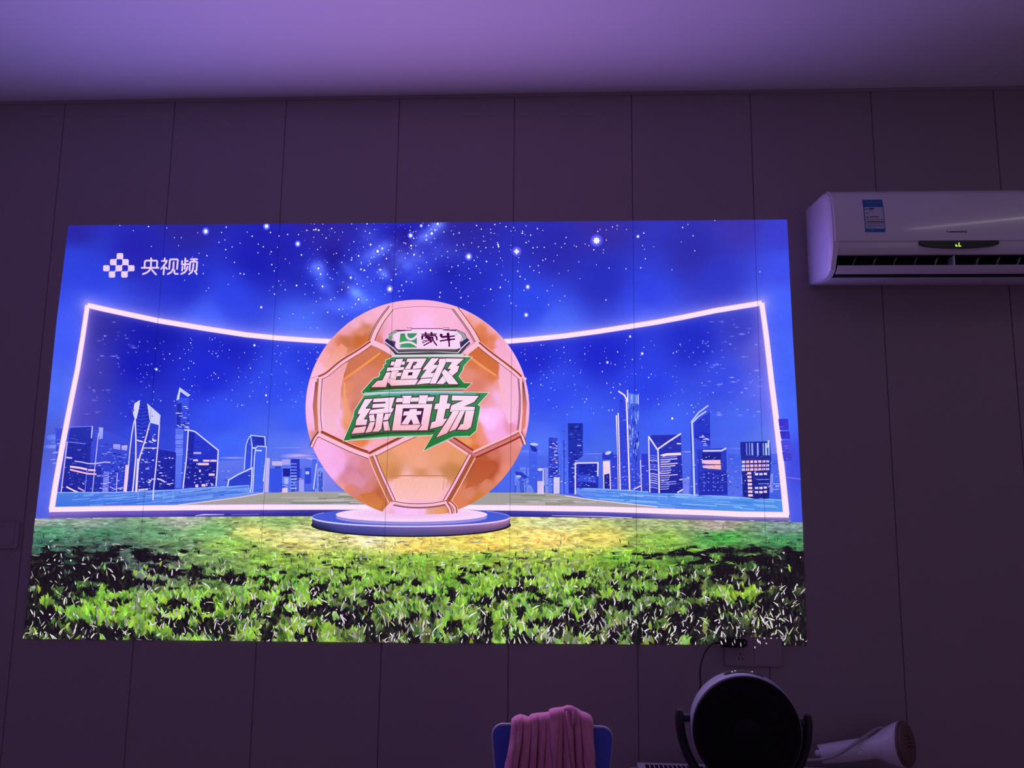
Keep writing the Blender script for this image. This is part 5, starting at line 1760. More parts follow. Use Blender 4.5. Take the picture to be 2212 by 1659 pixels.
# --- the football
P_ = Paint(.0044)
Z = lambda L: [(640 + x / 3.073, 630 + y / 3.073) for x, y in L]
BX, BY, BRX, BRY = 902.2, 882.5, 241.3, 234.3
n = 150
g = np.linspace(-1, 1, n)
UX, UY = np.meshgrid(g, g)
rr = np.maximum(np.abs(UX), np.abs(UY))
ln = np.hypot(UX, UY) + 1e-9
DX, DY = UX * rr / ln, UY * rr / ln          # square to disc
XX, YY = BX + DX * BRX, BY + DY * BRY
YY = np.minimum(YY, 1111.5 - 3 * np.abs((XX - BX) / 120))
ZX, ZY = (XX - 640) * 3.073, (YY - 630) * 3.073
PANELS = [
    ([(640, 40), (1050, 40), (1060, 110), (1210, 340), (1130, 410), (640, 410), (495, 335), (625, 110)],
     [(840, 70, (250, 178, 196)), (700, 200, (248, 176, 190)), (1000, 200, (248, 178, 194)), (840, 230, (250, 184, 216)), (600, 320, (246, 178, 200)), (1120, 320, (246, 170, 190)), (560, 330, (224, 130, 130))]),
    ([(630, 60), (625, 110), (495, 335), (150, 572), (20, 572), (20, 300), (300, 60)],
     [(560, 130, (248, 178, 190)), (480, 190, (246, 174, 182)), (400, 220, (244, 172, 180)), (330, 260, (240, 160, 170)), (430, 265, (226, 140, 120)), (330, 330, (206, 118, 82)), (300, 350, (220, 124, 100)), (470, 240, (214, 136, 110)), (250, 370, (240, 156, 140)), (290, 400, (240, 152, 130)),
      (150, 520, (250, 182, 190)), (200, 450, (246, 168, 160)), (420, 320, (206, 112, 62)), (470, 310, (214, 118, 70)), (110, 560, (250, 186, 210))]),
    ([(1050, 60), (1060, 110), (1210, 345), (1495, 570), (1600, 570), (1600, 300), (1300, 60)],
     [(1100, 130, (248, 178, 186)), (1150, 200, (240, 156, 130)), (1190, 180, (246, 166, 160)), (1230, 260, (226, 132, 92)), (1300, 320, (226, 132, 92)), (1230, 320, (220, 122, 78)), (1290, 360, (228, 134, 104)), (1340, 345, (246, 166, 196)), (1380, 400, (250, 178, 214)), (1450, 500, (250, 186, 220)), (1300, 250, (244, 160, 160)), (1400, 430, (250, 182, 218))]),
    ([(495, 335), (640, 410), (880, 420), (860, 940), (840, 920), (490, 1085), (155, 938), (155, 572)],
     [(200, 700, (248, 182, 200)), (230, 600, (244, 168, 186)), (290, 540, (240, 164, 172)), (330, 490, (238, 160, 160)), (345, 460, (210, 122, 120)), (200, 850, (250, 188, 218)), (320, 560, (212, 120, 90)), (420, 450, (206, 116, 100)), (480, 380, (204, 116, 86)), (540, 390, (206, 112, 66)), (560, 440, (214, 122, 80)),
      (350, 640, (232, 140, 110)), (400, 650, (218, 134, 116)), (300, 640, (222, 140, 120)), (300, 760, (238, 158, 150)), (285, 800, (248, 180, 200)), (340, 880, (236, 150, 110)), (340, 800, (240, 156, 126)), (390, 780, (214, 124, 110)), (370, 920, (216, 122, 80)), (450, 1000, (232, 130, 80)), (520, 1020, (246, 170, 170)),
      (480, 1040, (246, 176, 190)), (260, 880, (246, 186, 220)), (450, 560, (224, 134, 116)), (560, 560, (222, 130, 110)), (300, 930, (246, 176, 190))]),
    ([(880, 420), (1130, 410), (1210, 345), (1495, 572), (1490, 940), (1180, 1085), (840, 920)],
     [(1180, 390, (216, 112, 66)), (1300, 440, (206, 108, 66)), (1320, 500, (206, 106, 66)), (1250, 500, (226, 132, 96)), (1190, 470, (222, 124, 80)), (1150, 560, (230, 142, 126)), (1200, 620, (222, 130, 112)), (1310, 560, (222, 124, 86)), (1360, 470, (246, 170, 200)), (1370, 540, (248, 176, 210)), (1430, 600, (250, 182, 214)),
      (1400, 700, (248, 184, 222)), (1340, 700, (246, 178, 206)), (1290, 720, (240, 160, 170)), (1250, 700, (232, 148, 140)), (1350, 620, (238, 160, 160)), (1300, 820, (250, 186, 222)), (1260, 850, (254, 196, 240)), (1290, 880, (250, 188, 230)), (1200, 900, (232, 146, 116)), (1165, 970, (226, 130, 80)), (1150, 985, (240, 160, 110)),
      (1450, 850, (246, 170, 212)), (1420, 900, (238, 150, 180)), (1300, 960, (248, 172, 206)), (1230, 990, (240, 144, 130)), (1350, 930, (246, 168, 210)), (1190, 1040, (224, 122, 72))]),
    ([(500, 1085), (840, 920), (1180, 1085), (1000, 1400), (820, 1425), (640, 1400)],
     [(830, 1000, (240, 160, 120)), (700, 1030, (242, 160, 120)), (600, 1100, (228, 154, 110)), (1080, 1100, (230, 154, 104)), (950, 1100, (236, 158, 116)), (830, 1140, (240, 164, 126)), (600, 1180, (222, 146, 94)), (650, 1210, (214, 138, 92)), (830, 1210, (216, 142, 106)), (1000, 1205, (208, 136, 96)), (1050, 1190, (206, 134, 84)),
      (830, 1245, (248, 186, 170)), (720, 1250, (248, 182, 166)), (960, 1245, (238, 172, 146)), (660, 1290, (250, 184, 180)), (700, 1340, (252, 192, 196)), (830, 1320, (252, 190, 182)), (950, 1330, (252, 186, 180)), (830, 1385, (248, 180, 190)), (990, 1350, (248, 176, 170)), (870, 950, (236, 150, 116)), (965, 1010, (240, 152, 120))]),
    ([(155, 938), (490, 1085), (635, 1400), (560, 1490), (300, 1600), (0, 1300), (100, 1030)],
     [(170, 1000, (248, 178, 206)), (200, 1080, (248, 176, 210)), (290, 1110, (246, 170, 206)), (300, 1160, (244, 170, 214)), (250, 1200, (246, 176, 214)), (380, 1060, (236, 154, 180)), (400, 1120, (226, 146, 166)), (460, 1150, (222, 138, 140)), (350, 1180, (216, 132, 160)), (400, 1230, (206, 126, 146)), (330, 1240, (220, 138, 160)),
      (430, 1270, (222, 146, 170)), (480, 1300, (218, 132, 130)), (350, 1320, (228, 134, 112)), (300, 1300, (238, 156, 150)), (540, 1345, (196, 108, 70)), (500, 1360, (210, 124, 76)), (430, 1380, (216, 130, 84)), (520, 1420, (214, 128, 66)), (570, 1420, (206, 120, 70)), (480, 1440, (230, 150, 120)), (400, 1330, (220, 132, 126))]),
    ([(1490, 940), (1180, 1085), (1000, 1400), (1060, 1490), (1300, 1600), (1600, 1300), (1520, 1000)],
     [(1250, 1110, (196, 100, 66)), (1300, 1080, (214, 120, 100)), (1400, 1020, (228, 138, 132)), (1460, 990, (232, 146, 140)), (1300, 1160, (190, 88, 54)), (1230, 1180, (188, 90, 56)), (1200, 1240, (188, 100, 62)), (1280, 1210, (190, 92, 58)), (1430, 1100, (226, 138, 126)), (1400, 1180, (232, 142, 124)), (1360, 1250, (230, 142, 116)),
      (1260, 1280, (222, 136, 110)), (1300, 1330, (224, 136, 96)), (1150, 1350, (224, 136, 110)), (1100, 1420, (228, 132, 100)), (1200, 1380, (212, 128, 70)), (1250, 1390, (216, 132, 72)), (1120, 1460, (206, 120, 50)), (1190, 1420, (206, 122, 54))]),
    ([(0, 560), (155, 572), (155, 938), (100, 1030), (0, 1000)],
     [(85, 600, (250, 186, 210)), (80, 700, (250, 188, 220)), (80, 850, (248, 184, 216)), (120, 950, (222, 140, 126)), (100, 1000, (206, 130, 120)), (110, 900, (244, 176, 196))]),
    ([(1600, 560), (1495, 572), (1490, 940), (1520, 1010), (1600, 1000)],
     [(1530, 620, (250, 188, 220)), (1535, 800, (248, 182, 216)), (1530, 920, (246, 172, 200)), (1505, 960, (226, 130, 110))]),
    ([(635, 1400), (820, 1425), (1000, 1400), (1060, 1490), (560, 1490)],
     [(680, 1430, (246, 186, 218)), (830, 1440, (246, 184, 214)), (760, 1460, (248, 190, 220)), (900, 1440, (232, 160, 130)), (960, 1450, (236, 156, 110)), (980, 1420, (226, 146, 120)), (620, 1460, (240, 176, 190)), (1040, 1450, (206, 130, 90))]),
]


allp = [p for _, pts in PANELS for p in pts]
BC = idw(allp, ZX, ZY, 4, 20)
for poly, pts in PANELS:
    k = in_poly(ZX, ZY, poly)
    BC[k] = idw(pts, ZX, ZY, 4.2, 20)[k]
BC = np.array([236, 155, 150]) + (BC - np.array([236, 155, 150])) * np.array([1.22, 1.16, 1.08])
BC[..., 2] += 22 * np.clip((BC[..., 1] - 148) / 30, 0, 1)
rim = np.hypot(DX, DY)
BC = BC + (np.array([246, 176, 206]) - BC) * (np.clip((rim - .955) / .045, 0, 1) * .55 * (DY < .35))[..., None]
P_.grid(XX, YY, BC)
def shade(pts, c0_, c1_=None, ax_=1):
    v_ = [p[ax_] for p in pts]
    lo_, hi_ = min(v_), max(v_)
    c1_ = c1_ or c0_
    P_.poly(Z(pts), [[p0 + (p1 - p0) * (v - lo_) / (hi_ - lo_) for p0, p1 in zip(c0_, c1_)] for v in v_])


shade([(300, 345), (345, 380), (300, 470), (215, 520), (180, 500), (240, 410)], (240, 150, 120), (248, 178, 186))        # light patch on the upper left
shade([(345, 465), (318, 560), (300, 640), (292, 800), (262, 860), (300, 905), (240, 960), (185, 920), (178, 700), (190, 600)], (242, 164, 172), (248, 188, 216))
shade([(345, 470), (440, 400), (520, 360), (600, 398), (560, 405), (430, 500), (312, 588), (320, 545)], (208, 120, 92), (206, 116, 80))
shade([(1215, 370), (1330, 450), (1345, 480), (1340, 560), (1240, 492), (1140, 420), (1130, 410)], (206, 106, 58), (214, 116, 72))
shade([(1350, 475), (1455, 560), (1466, 700), (1462, 850), (1410, 880), (1372, 760), (1352, 600)], (248, 176, 206), (250, 188, 224))
shade([(1305, 390), (1380, 340), (1440, 440), (1490, 550), (1440, 505)], (246, 168, 200), (250, 186, 220))
shade([(645, 1246), (690, 1238), (980, 1238), (1005, 1250), (945, 1380), (700, 1384), (660, 1370)], (248, 184, 168), (252, 192, 192))
shade([(1205, 1120), (1300, 1130), (1330, 1170), (1240, 1260), (1150, 1300), (1120, 1310)], (186, 84, 52), (196, 100, 62))
shade([(320, 1225), (400, 1180), (440, 1230), (420, 1290), (350, 1270)], (216, 136, 158), (224, 146, 168))
shade([(420, 1345), (520, 1330), (575, 1395), (560, 1440), (480, 1420)], (204, 112, 66), (216, 130, 74))
ball = P_.build('football', label='gold and pink football standing on the podium')
# seams: dark groove, pink bead, thin dark edge line
P_ = Paint(.0047)
SEAMS = [([(632, 108), (570, 190), (525, 270), (500, 338)], 36, 0), ([(1052, 108), (1110, 185), (1165, 265), (1208, 342)], 36, 0), ([(500, 340), (420, 395), (300, 470), (210, 545), (152, 574)], 30, 1), ([(1208, 345), (1280, 405), (1380, 480), (1450, 535), (1492, 574)], 30, 1),
         ([(498, 338), (570, 368), (645, 412)], 34, 2), ([(1210, 342), (1160, 380), (1120, 412)], 34, 2), ([(152, 574), (105, 592)], 26, 2), ([(1494, 572), (1525, 588)], 24, 2),
         ([(160, 578), (152, 700), (150, 820), (160, 938)], 30, 0), ([(1488, 578), (1497, 700), (1495, 820), (1482, 938)], 30, 0), ([(158, 938), (128, 975), (102, 1030)], 22, 0), ([(1484, 940), (1502, 970), (1518, 1015)], 22, 0),
         ([(160, 942), (250, 985), (380, 1045), (492, 1086)], 46, 1), ([(492, 1086), (600, 1030), (740, 962), (830, 925)], 44, 1), ([(1182, 1084), (1100, 1030), (1000, 965), (930, 925)], 46, 3), ([(1182, 1084), (1300, 1030), (1400, 985), (1484, 942)], 46, 3),
         ([(505, 1090), (545, 1190), (590, 1290), (640, 1398)], 44, 4), ([(1168, 1090), (1120, 1180), (1060, 1290), (998, 1398)], 46, 4), ([(638, 1402), (730, 1418), (825, 1422), (920, 1415), (1000, 1400)], 26, 0), ([(640, 1402), (600, 1445), (585, 1470)], 26, 2), ([(998, 1402), (1022, 1440), (1030, 1475)], 24, 1), ([(1020, 1395), (1055, 1430), (1060, 1470)], 22, 1)]
DK = (112, 46, 52)


def off(L_, d):
    out = []
    for i, p in enumerate(L_):
        a = np.array(L_[max(0, i - 1)], float)
        b = np.array(L_[min(len(L_) - 1, i + 1)], float)
        t = (b - a) / (np.linalg.norm(b - a) + 1e-9)
        out.append((p[0] - t[1] * d, p[1] + t[0] * d))
    return out


def smooth(L_):
    return [(v.x, v.y) for v in catmull([(a, b, 0) for a, b in L_], 6)]


for L_, wd_, kind in SEAMS:
    L_ = smooth(L_)
    wd_ *= 1.12
    q = 1 / 3.073
    bead = (250, 190, 206)
    if kind == 0:
        P_.stroke(Z(L_), wd_ * q, (250, 190, 210))
        for d in (-.46, .30, .50):
            P_.stroke(Z(off(L_, wd_ * d)), 1.5, DK)
    elif kind == 1:
        P_.stroke(Z(L_), wd_ * q, (176, 84, 74))
        s_ = 1 if L_[-1][0] < L_[0][0] else -1
        P_.stroke(Z(off(L_, wd_ * .18 * (-s_))), wd_ * .52 * q, (252, 190, 212))
        P_.stroke(Z(off(L_, wd_ * .34 * s_)), wd_ * .20 * q, (150, 56, 44))
        P_.stroke(Z(off(L_, wd_ * .5 * s_)), 1.6, (246, 180, 170))
        P_.stroke(Z(off(L_, wd_ * -.5 * s_)), 1.0, DK)
    elif kind == 2:
        P_.stroke(Z(L_), wd_ * q, (250, 190, 214))
        P_.stroke(Z(off(L_, wd_ * .5)), .8, (170, 90, 100))
    elif kind == 3:
        P_.stroke(Z(L_), wd_ * q, (214, 122, 122))
        P_.stroke(Z(off(L_, wd_ * .40)), wd_ * .22 * q, (150, 50, 44))
        P_.stroke(Z(off(L_, wd_ * -.40)), wd_ * .24 * q, (252, 190, 206))
        P_.stroke(Z(off(L_, wd_ * -.12)), 1.2, (140, 56, 56))
    else:
        left = L_[0][0] < 800
        s_ = -1 if left else 1
        P_.stroke(Z(L_), wd_ * q, (196, 112, 84) if left else (186, 96, 62))
        P_.stroke(Z(off(L_, wd_ * .26 * s_)), wd_ * .34 * q, (250, 186, 214))
        P_.stroke(Z(off(L_, wd_ * .10 * s_)), 1.2, DK)
        P_.stroke(Z(off(L_, wd_ * .48 * s_)), 1.6, DK)
        P_.stroke(Z(off(L_, wd_ * -.48 * s_)), 2.0, (252, 196, 190))
        if not left:
            P_.stroke(Z(off(L_, wd_ * -.15 * s_)), 1.2, (120, 50, 50))
# brown channels beside the side seams, the crease of the top panel, and warm bevels in the panels
P_.poly(Z([(130, 600), (148, 600), (142, 760), (150, 930), (128, 925), (112, 760)]), [(120, 60, 56), (170, 96, 84), (196, 116, 92), (206, 124, 106), (196, 120, 104), (186, 106, 90)])
P_.poly(Z([(1500, 600), (1512, 605), (1532, 740), (1520, 900), (1492, 935), (1503, 800)]), [(110, 56, 56), (120, 60, 66), (196, 124, 130), (226, 130, 110), (222, 130, 110), (226, 126, 106)])
P_.stroke(Z([(650, 118), (720, 106), (840, 100), (960, 106), (1045, 120)]), .9, (170, 100, 104))
for L_, w_, c_ in (([(310, 590), (430, 505), (560, 408)], 5.5, (244, 150, 86)), ([(322, 605), (325, 700), (345, 880)], 5.5, (244, 160, 110)), ([(1140, 425), (1240, 500), (1330, 560)], 5.5, (244, 150, 96)), ([(1345, 585), (1362, 680), (1350, 780)], 4.5, (250, 184, 186)),
                   ([(620, 1232), (700, 1222), (960, 1222), (1030, 1226)], 2.6, (206, 130, 92)), ([(985, 1240), (975, 1320)], 3, (232, 160, 150))):
    P_.stroke(Z(smooth(L_)), w_, c_, lambda t: .7 + .3 * math.sin(PI * t))
P_.build('football_seams', parent=ball)

# --- channel mark and lettering, top left
P_ = Paint(.0014)
K = zt_(200, 520, 8.508)
PINKW = (236, 208, 246)


def rr_poly(x0_, y0_, x1_, y1_, r, shear=-.03):
    pts = []
    for (sx, sy, a0) in ((1, -1, -90), (1, 1, 0), (-1, 1, 90), (-1, -1, 180)):
        cx_, cy_ = (x1_ - r if sx > 0 else x0_ + r), (y1_ - r if sy > 0 else y0_ + r)
        for k in range(6):
            q = math.radians(a0 + 90 * k / 5)
            px_, py_ = cx_ + r * math.cos(q), cy_ + r * math.sin(q)
            pts.append((px_ + shear * (py_ - 450), py_))
    return pts


for (a, b, c_, d_) in ((447, 230, 568, 342), (325, 340, 445, 452), (550, 340, 668, 452), (198, 452, 318, 563), (425, 452, 548, 563), (655, 452, 775, 563), (303, 563, 420, 680), (530, 563, 650, 680)):
    P_.poly(K(rr_poly(a, b, c_, d_, 27, 0)), PINKW)
for (x, y) in ((446, 341), (549, 341 + 0), (436, 452), (655, 452), (546, 452), (424, 563), (652, 563)):
    P_.poly(K([(x - 17, y), (x, y - 17), (x + 17, y), (x, y + 17)]), PINKW)
P_.build('channel_mark')
P_ = Paint(.0014)
for L_ in ([(1080, 325), (1075, 500)], [(958, 500), (965, 385), (985, 368), (1178, 368), (1192, 385), (1185, 500)], [(908, 500), (1215, 500)], [(1072, 505), (1040, 558), (990, 593), (930, 615)], [(1095, 540), (1170, 622)],
           [(1330, 328), (1330, 352)], [(1280, 375), (1365, 375), (1350, 412), (1265, 520)], [(1320, 480), (1306, 620)], [(1350, 495), (1372, 522)], [(1412, 520), (1425, 360), (1440, 345), (1560, 345), (1570, 360), (1556, 520)],
           [(1495, 395), (1488, 510), (1450, 580), (1385, 617)], [(1508, 545), (1505, 590), (1525, 611), (1570, 612)],
           [(1650, 375), (1645, 440)], [(1708, 328), (1702, 440), (1696, 520)], [(1710, 375), (1756, 375)], [(1645, 440), (1765, 432)], [(1655, 480), (1648, 550)], [(1748, 480), (1735, 530), (1698, 582), (1632, 614)],
           [(1810, 342), (1926, 342)], [(1868, 345), (1862, 388)], [(1786, 550), (1798, 400), (1812, 388), (1915, 388), (1926, 400), (1912, 550)], [(1858, 430), (1850, 515), (1826, 578), (1776, 616)], [(1880, 558), (1920, 616)]):
    P_.rstroke(K(L_), 3.75, PINKW)
P_.build('channel_lettering', label='white lettering 央视频')

# --- sponsor badge
P_ = Paint(.0052)
G = zt_(825, 700, 11.06)
P_.poly(G([(250, 700), (320, 745), (1950, 745), (2000, 690), (1900, 740), (300, 745)]), (214, 210, 214))
P_.poly(G([(280, 720), (1960, 715), (1900, 775), (250, 780)]), (214, 214, 214))
P_.poly(G([(75, 470), (95, 375), (160, 340), (170, 250), (340, 148), (700, 148), (722, 110), (1455, 110), (1480, 142), (1790, 138), (1985, 228), (2040, 345), (2095, 385), (2110, 480), (2030, 560), (1890, 722), (330, 742), (210, 600), (170, 560)]), (70, 62, 84))
P_.poly(G([(150, 370), (175, 260), (335, 165), (400, 180), (275, 260), (215, 410)]), (150, 176, 160))
P_.poly(G([(1790, 150), (1975, 240), (2025, 350), (1965, 390), (1910, 260), (1780, 175)]), (150, 170, 156))
P_.poly(G([(190, 300), (225, 290), (200, 400), (170, 390)]), (100, 140, 100))
P_.poly(G([(90, 385), (150, 372), (300, 490), (285, 575), (75, 440)]), (50, 40, 96))
P_.poly(G([(2085, 385), (2035, 355), (1890, 490), (1912, 560), (2105, 450)]), (50, 40, 100))
P_.stroke(G([(75, 430), (180, 510), (290, 590), (390, 690)]), 2.2, (236, 214, 240))
P_.stroke(G([(2105, 400), (1990, 500), (1910, 580), (1820, 690)]), 2.2, (236, 214, 240))
P_.stroke(G([(390, 690), (600, 685), (1200, 665), (1820, 690)]), 1.8, (200, 200, 200))
P_.poly(G([(400, 188), (705, 165), (725, 128), (1455, 128), (1475, 160), (1780, 178), (1900, 265), (1955, 390), (1870, 440), (1890, 570), (1780, 612), (380, 612), (310, 530), (325, 430), (235, 395), (275, 265)]), (250, 212, 246))
P_.stroke(G([(600, 100), (715, 95), (712, 150), (560, 160)]), 1.2, (150, 90, 150))
P_.stroke(G([(725, 115), (1455, 118)]), .9, (110, 50, 90))
P_.stroke(G([(1465, 95), (1600, 95), (1605, 130), (1480, 140)]), 1.2, (150, 90, 140))
P_.poly(G([(380, 612), (710, 600), (1780, 606), (1740, 665), (430, 670)]), [(110, 106, 106), (96, 92, 96), (112, 106, 110), (66, 52, 66), (60, 56, 60)])
P_.stroke(G([(270, 310), (275, 390), (330, 430), (315, 560)]), .9, (120, 70, 130))
P_.stroke(G([(1910, 330), (1900, 400), (1860, 440), (1890, 570)]), .9, (120, 70, 130))
bd = P_.build('sponsor_badge', label='pale badge with a green emblem and 蒙牛')
P_ = Paint(.0054)
P_.poly(G([(450, 235), (838, 225), (842, 570), (418, 570), (428, 430)]), [(60, 140, 90), (64, 140, 110), (60, 150, 90), (66, 160, 100), (60, 166, 80)])
WB = (246, 216, 246)
P_.stroke(G(smooth([(590, 222), (588, 275), (612, 330), (650, 362), (710, 372), (775, 350), (850, 280)])), [4.6] * 37, WB)
P_.stroke(G(smooth([(408, 480), (470, 462), (540, 448), (630, 440), (710, 452), (790, 492), (850, 535)])), [4.4] * 37, WB)
P_.poly(G([(410, 470), (440, 520), (470, 500), (420, 575), (405, 575)]), WB)
P_.poly(G([(835, 510), (850, 500), (850, 575), (800, 575)]), (246, 216, 246)) if 0 else None
P_.build('emblem', parent=bd)
P_ = Paint(.0055)
DP = (74, 14, 74)
for L_, w_ in (([(960, 252), (1130, 246), (1308, 246)], 2.3), ([(1050, 218), (1056, 280)], 4.2), ([(1190, 215), (1196, 280)], 4.2), ([(968, 300), (970, 360)], 4), ([(965, 292), (1130, 284), (1280, 280)], 3.0), ([(1280, 284), (1312, 320), (1318, 382)], 3.4),
               ([(1065, 320), (1110, 350), (1180, 400), (1175, 430)], 4.6), ([(1080, 318), (1220, 326), (1225, 372)], 3.2), ([(1130, 350), (1220, 345)], 2.4), ([(1050, 325), (1040, 350)], 2.0), ([(1020, 390), (982, 425), (985, 462), (1060, 420)], 1.4), ([(1020, 395), (1060, 400), (1050, 440)], 1.4),
               ([(1000, 445), (1140, 400)], 1.2), ([(1060, 400), (1130, 390)], 1.4), ([(1010, 516), (1100, 470), (1185, 420)], 2.6), ([(1215, 370), (1250, 430), (1312, 512)], 3.0), ([(1180, 420), (1200, 400)], 3),
               ([(1412, 262), (1414, 290), (1450, 318), (1540, 308)], 4.6), ([(1412, 258), (1440, 262)], 3.5), ([(1585, 245), (1592, 330), (1608, 390)], 6.2), ([(1600, 380), (1612, 470), (1614, 536)], 3.4), ([(1450, 322), (1600, 312), (1735, 292)], 3.0), ([(1402, 412), (1560, 385), (1738, 368)], 3.2)):
    P_.rstroke(G(L_), w_, DP)
P_.stroke(G([(1762, 240), (1800, 268)]), .9, (150, 90, 150))
P_.build('badge_lettering', parent=bd)

# --- title lettering on jagged green plates
T5 = zt_(730, 690, 5.529)
G1 = T5([(655, 452), (1120, 448), (1600, 455), (1502, 560), (1488, 612), (1442, 682), (1508, 762), (1598, 765), (1528, 830), (1120, 838), (700, 852), (305, 888), (290, 868), (432, 708), (492, 690), (510, 655), (498, 642), (556, 575), (550, 548), (578, 535), (576, 488), (620, 476)])
G2 = T5([(322, 905), (520, 878), (900, 866), (1300, 868), (1800, 880), (1672, 1022), (1702, 1042), (1650, 1330), (1572, 1398), (1385, 1402), (1200, 1490), (1028, 1568), (1142, 1372), (1085, 1388), (620, 1408), (72, 1448), (190, 1165), (198, 1095)])


def ggrad(y0_, y1_):
    return lambda x, y: [v for v in ((60 - 20 * (y - y0_) / (y1_ - y0_)), (142 - 24 * (y - y0_) / (y1_ - y0_)), (96 - 44 * (y - y0_) / (y1_ - y0_)))]


P_ = Paint(.0049)
for g_, a, b in ((G1, 770, 850), (G2, 846, 970)):
    P_.stroke(g_, 2.6, (226, 226, 214), closed=True)
    P_.poly(g_, ggrad(a, b))
for L_, w_, c_ in ((T5([(650, 440), (1100, 436), (1560, 440)]), 2.4, (214, 220, 224)), (T5([(320, 878), (700, 842), (1100, 836), (1520, 826)]), 3.0, (130, 186, 176)), (T5([(340, 868), (700, 858), (1000, 850), (1500, 846)]), 1.4, (60, 84, 80)), (T5([(330, 905), (600, 878), (1000, 866), (1500, 872)]), 3.4, (176, 206, 216)),
                   (T5([(150, 1438), (620, 1400), (1090, 1384)]), 2.6, (130, 190, 170)), (T5([(1060, 1552), (1220, 1478), (1385, 1402), (1560, 1395)]), 2.4, (150, 196, 180)), (T5([(520, 906), (900, 888), (1300, 886), (1650, 896)]), 4.0, (90, 176, 166)), (T5([(660, 464), (1100, 460), (1500, 464)]), 2.6, (84, 150, 120))):
    P_.stroke(L_, w_, c_)
P_.poly(T5([(400, 822), (580, 800), (600, 770), (640, 805), (1100, 800), (1440, 785), (1440, 805), (700, 830), (380, 850)]), (52, 78, 40))
P_.poly(T5([(150, 1395), (500, 1352), (1090, 1332), (1160, 1320), (1150, 1345), (600, 1366), (170, 1425)]), (48, 70, 44))
tp = P_.build('title_plates', label='jagged green plates behind the title')
P_ = Paint(.0051)
TA, TB, TC = zt_(780, 765, 9.217), zt_(735, 845, 11.06), zt_(880, 840, 11.85)
GL = []
GL += [TA(p) for p in ([(610, 155), (888, 150), (868, 215), (780, 222), (585, 232)], [(705, 105), (845, 95), (690, 520), (575, 480)], [(535, 270), (868, 262), (848, 318), (512, 347)], [(720, 378), (815, 370), (795, 440), (700, 448)],
                        [(510, 370), (612, 365), (560, 480), (500, 660), (205, 662), (330, 535), (430, 525)], [(560, 478), (690, 518), (1145, 508), (1085, 612), (610, 635), (530, 552)],
                        [(925, 95), (1312, 90), (1195, 287), (1030, 299), (1050, 230), (1085, 225), (1130, 155), (1045, 160), (985, 298), (872, 302), (970, 160), (905, 165)], [(855, 312), (1205, 305), (1110, 495), (788, 505)],
                        [(1410, 85), (1558, 90), (1445, 215), (1558, 222), (1385, 385), (1475, 378), (1430, 468), (1185, 482), (1315, 305), (1225, 330), (1270, 262)], [(1200, 497), (1412, 485), (1365, 582), (1108, 607)],
                        [(1572, 95), (1705, 95), (1690, 180), (1490, 592), (1372, 592), (1560, 180), (1545, 160)], [(1690, 90), (2050, 95), (1900, 235), (1958, 240), (1925, 350), (1815, 440), (1640, 600), (1505, 595), (1640, 430), (1760, 335), (1795, 300), (1725, 295), (1815, 165), (1690, 165)],
                        [(1610, 372), (1665, 300), (1730, 352), (1815, 440), (1942, 602), (1745, 602), (1660, 470)])]
GL += [TB(p) for p in ([(598, 198), (788, 184), (608, 424), (738, 420), (568, 682), (658, 676), (632, 808), (375, 818), (395, 690), (490, 545), (428, 552), (440, 490)], [(350, 880), (632, 838), (582, 992), (278, 1022)],
                        [(805, 185), (1310, 150), (1228, 412), (1285, 405), (1242, 512), (688, 555), (740, 452), (1060, 415), (1066, 390), (770, 405), (788, 312), (1082, 295), (1100, 255), (790, 268)], [(885, 540), (1045, 525), (990, 902), (925, 966), (775, 972), (842, 860)],
                        [(695, 582), (812, 560), (846, 716), (715, 726)], [(715, 745), (838, 738), (785, 900), (757, 967), (608, 1002), (700, 790)], [(1085, 545), (1232, 535), (1150, 690), (1030, 700)], [(1030, 735), (1160, 716), (1197, 942), (1060, 946)],
                        [(1362, 172), (2255, 140), (2225, 240), (1330, 268)], [(1480, 115), (1722, 110), (1692, 165), (1672, 302), (1488, 302), (1522, 170)], [(1880, 105), (2112, 100), (2082, 160), (2060, 302), (1868, 302), (1905, 150)],
                        [(1345, 320), (2207, 310), (2092, 937), (1245, 942)])]
GL += [TC(p) for p in ([(845, 165), (1058, 165), (1015, 375), (1112, 380), (1072, 510), (985, 520), (930, 780), (1028, 758), (905, 945), (585, 1032), (625, 860), (722, 830), (785, 520), (690, 532), (725, 385), (820, 375)],
                        [(1150, 175), (1832, 185), (1712, 340), (1450, 455), (1735, 465), (1715, 572), (1095, 592), (1130, 430), (1440, 302), (1140, 302)], [(1175, 565), (1342, 565), (1045, 1100), (1022, 1135), (742, 1250), (1000, 860)],
                        [(1360, 565), (1482, 565), (1290, 960), (1240, 1040), (1072, 1100)], [(1500, 565), (1722, 558), (1632, 982), (1530, 1052), (1282, 1048), (1372, 910), (1428, 905)])]
DKT = (84, 42, 72)
for p in GL:
    P_.stroke(p, 4.2, DKT, closed=True)
for p in GL:                                      # the letters' thickness, seen below them
    P_.poly([(x + .6, y + 1.7) for x, y in p], (150, 104, 112))
for p in GL:
    P_.stroke([(x + .3, y + .9) for x, y in p], 1.5, DKT, closed=True)


def lgrad(x, y):
    if y < 848:
        t = min(1, max(0, (y - 806) / 32)) * max(0.0, min(1.0, (905 - x) / 60))
    else:
        t = min(1, max(0, (y - 900) / 40))
    return [250 - 2 * t, 220 - 46 * t, 242 - 58 * t]


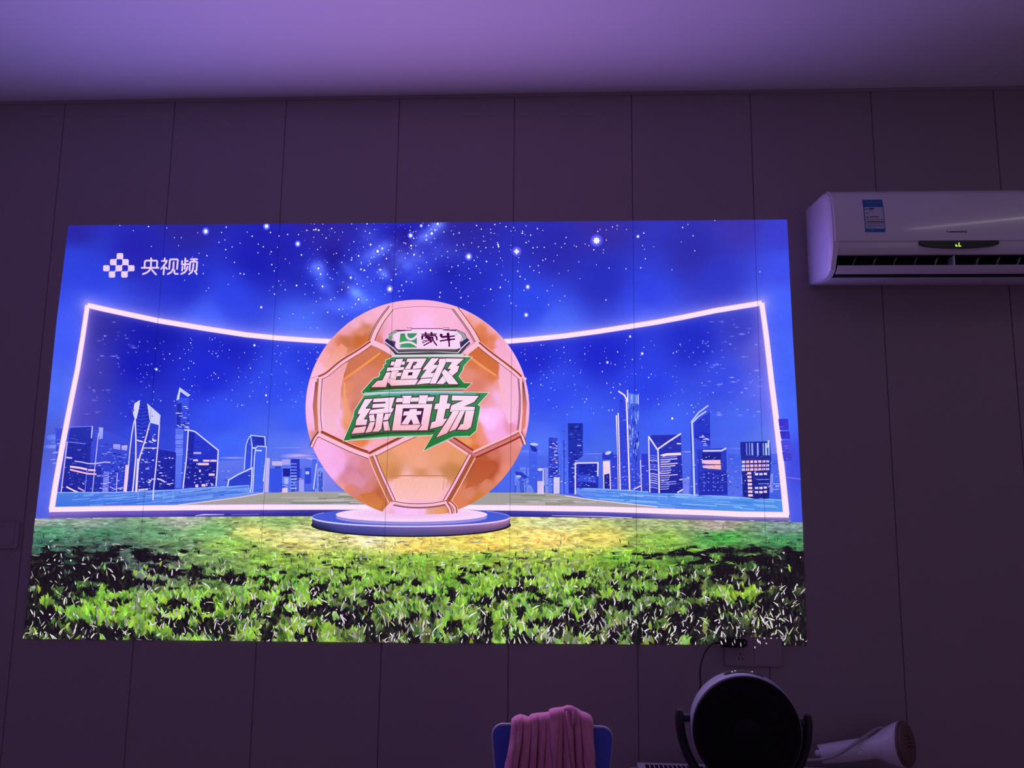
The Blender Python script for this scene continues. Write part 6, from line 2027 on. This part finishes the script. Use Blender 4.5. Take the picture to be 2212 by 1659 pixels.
for p in GL:
    P_.stroke(p, 1.3, (96, 50, 84), closed=True)
    P_.poly(p, lgrad)
for p, c_ in ((TA([(950, 370), (1035, 362), (1020, 425), (935, 430)]), (70, 26, 62)), (TB([(1505, 412), (2007, 405), (1935, 792), (1452, 802)]), (76, 30, 76)), (TB([(1938, 795), (1965, 795), (1870, 935), (1840, 935)]), (90, 40, 62)), (TB([(1440, 802), (1938, 795), (1930, 806), (1440, 816)]), (120, 70, 96))):
    P_.poly(p, c_)
P_.poly(TB([(1530, 490), (1660, 480), (1670, 435), (1838, 430), (1832, 480), (1952, 480), (1930, 562), (1822, 570), (1912, 780), (1750, 797), (1702, 668), (1630, 797), (1462, 797), (1612, 580), (1505, 588)]), lgrad)
P_.build('title_lettering', label='white title lettering 超级绿茵场')

# --- specks of the picture that land on the socket plate and the plug
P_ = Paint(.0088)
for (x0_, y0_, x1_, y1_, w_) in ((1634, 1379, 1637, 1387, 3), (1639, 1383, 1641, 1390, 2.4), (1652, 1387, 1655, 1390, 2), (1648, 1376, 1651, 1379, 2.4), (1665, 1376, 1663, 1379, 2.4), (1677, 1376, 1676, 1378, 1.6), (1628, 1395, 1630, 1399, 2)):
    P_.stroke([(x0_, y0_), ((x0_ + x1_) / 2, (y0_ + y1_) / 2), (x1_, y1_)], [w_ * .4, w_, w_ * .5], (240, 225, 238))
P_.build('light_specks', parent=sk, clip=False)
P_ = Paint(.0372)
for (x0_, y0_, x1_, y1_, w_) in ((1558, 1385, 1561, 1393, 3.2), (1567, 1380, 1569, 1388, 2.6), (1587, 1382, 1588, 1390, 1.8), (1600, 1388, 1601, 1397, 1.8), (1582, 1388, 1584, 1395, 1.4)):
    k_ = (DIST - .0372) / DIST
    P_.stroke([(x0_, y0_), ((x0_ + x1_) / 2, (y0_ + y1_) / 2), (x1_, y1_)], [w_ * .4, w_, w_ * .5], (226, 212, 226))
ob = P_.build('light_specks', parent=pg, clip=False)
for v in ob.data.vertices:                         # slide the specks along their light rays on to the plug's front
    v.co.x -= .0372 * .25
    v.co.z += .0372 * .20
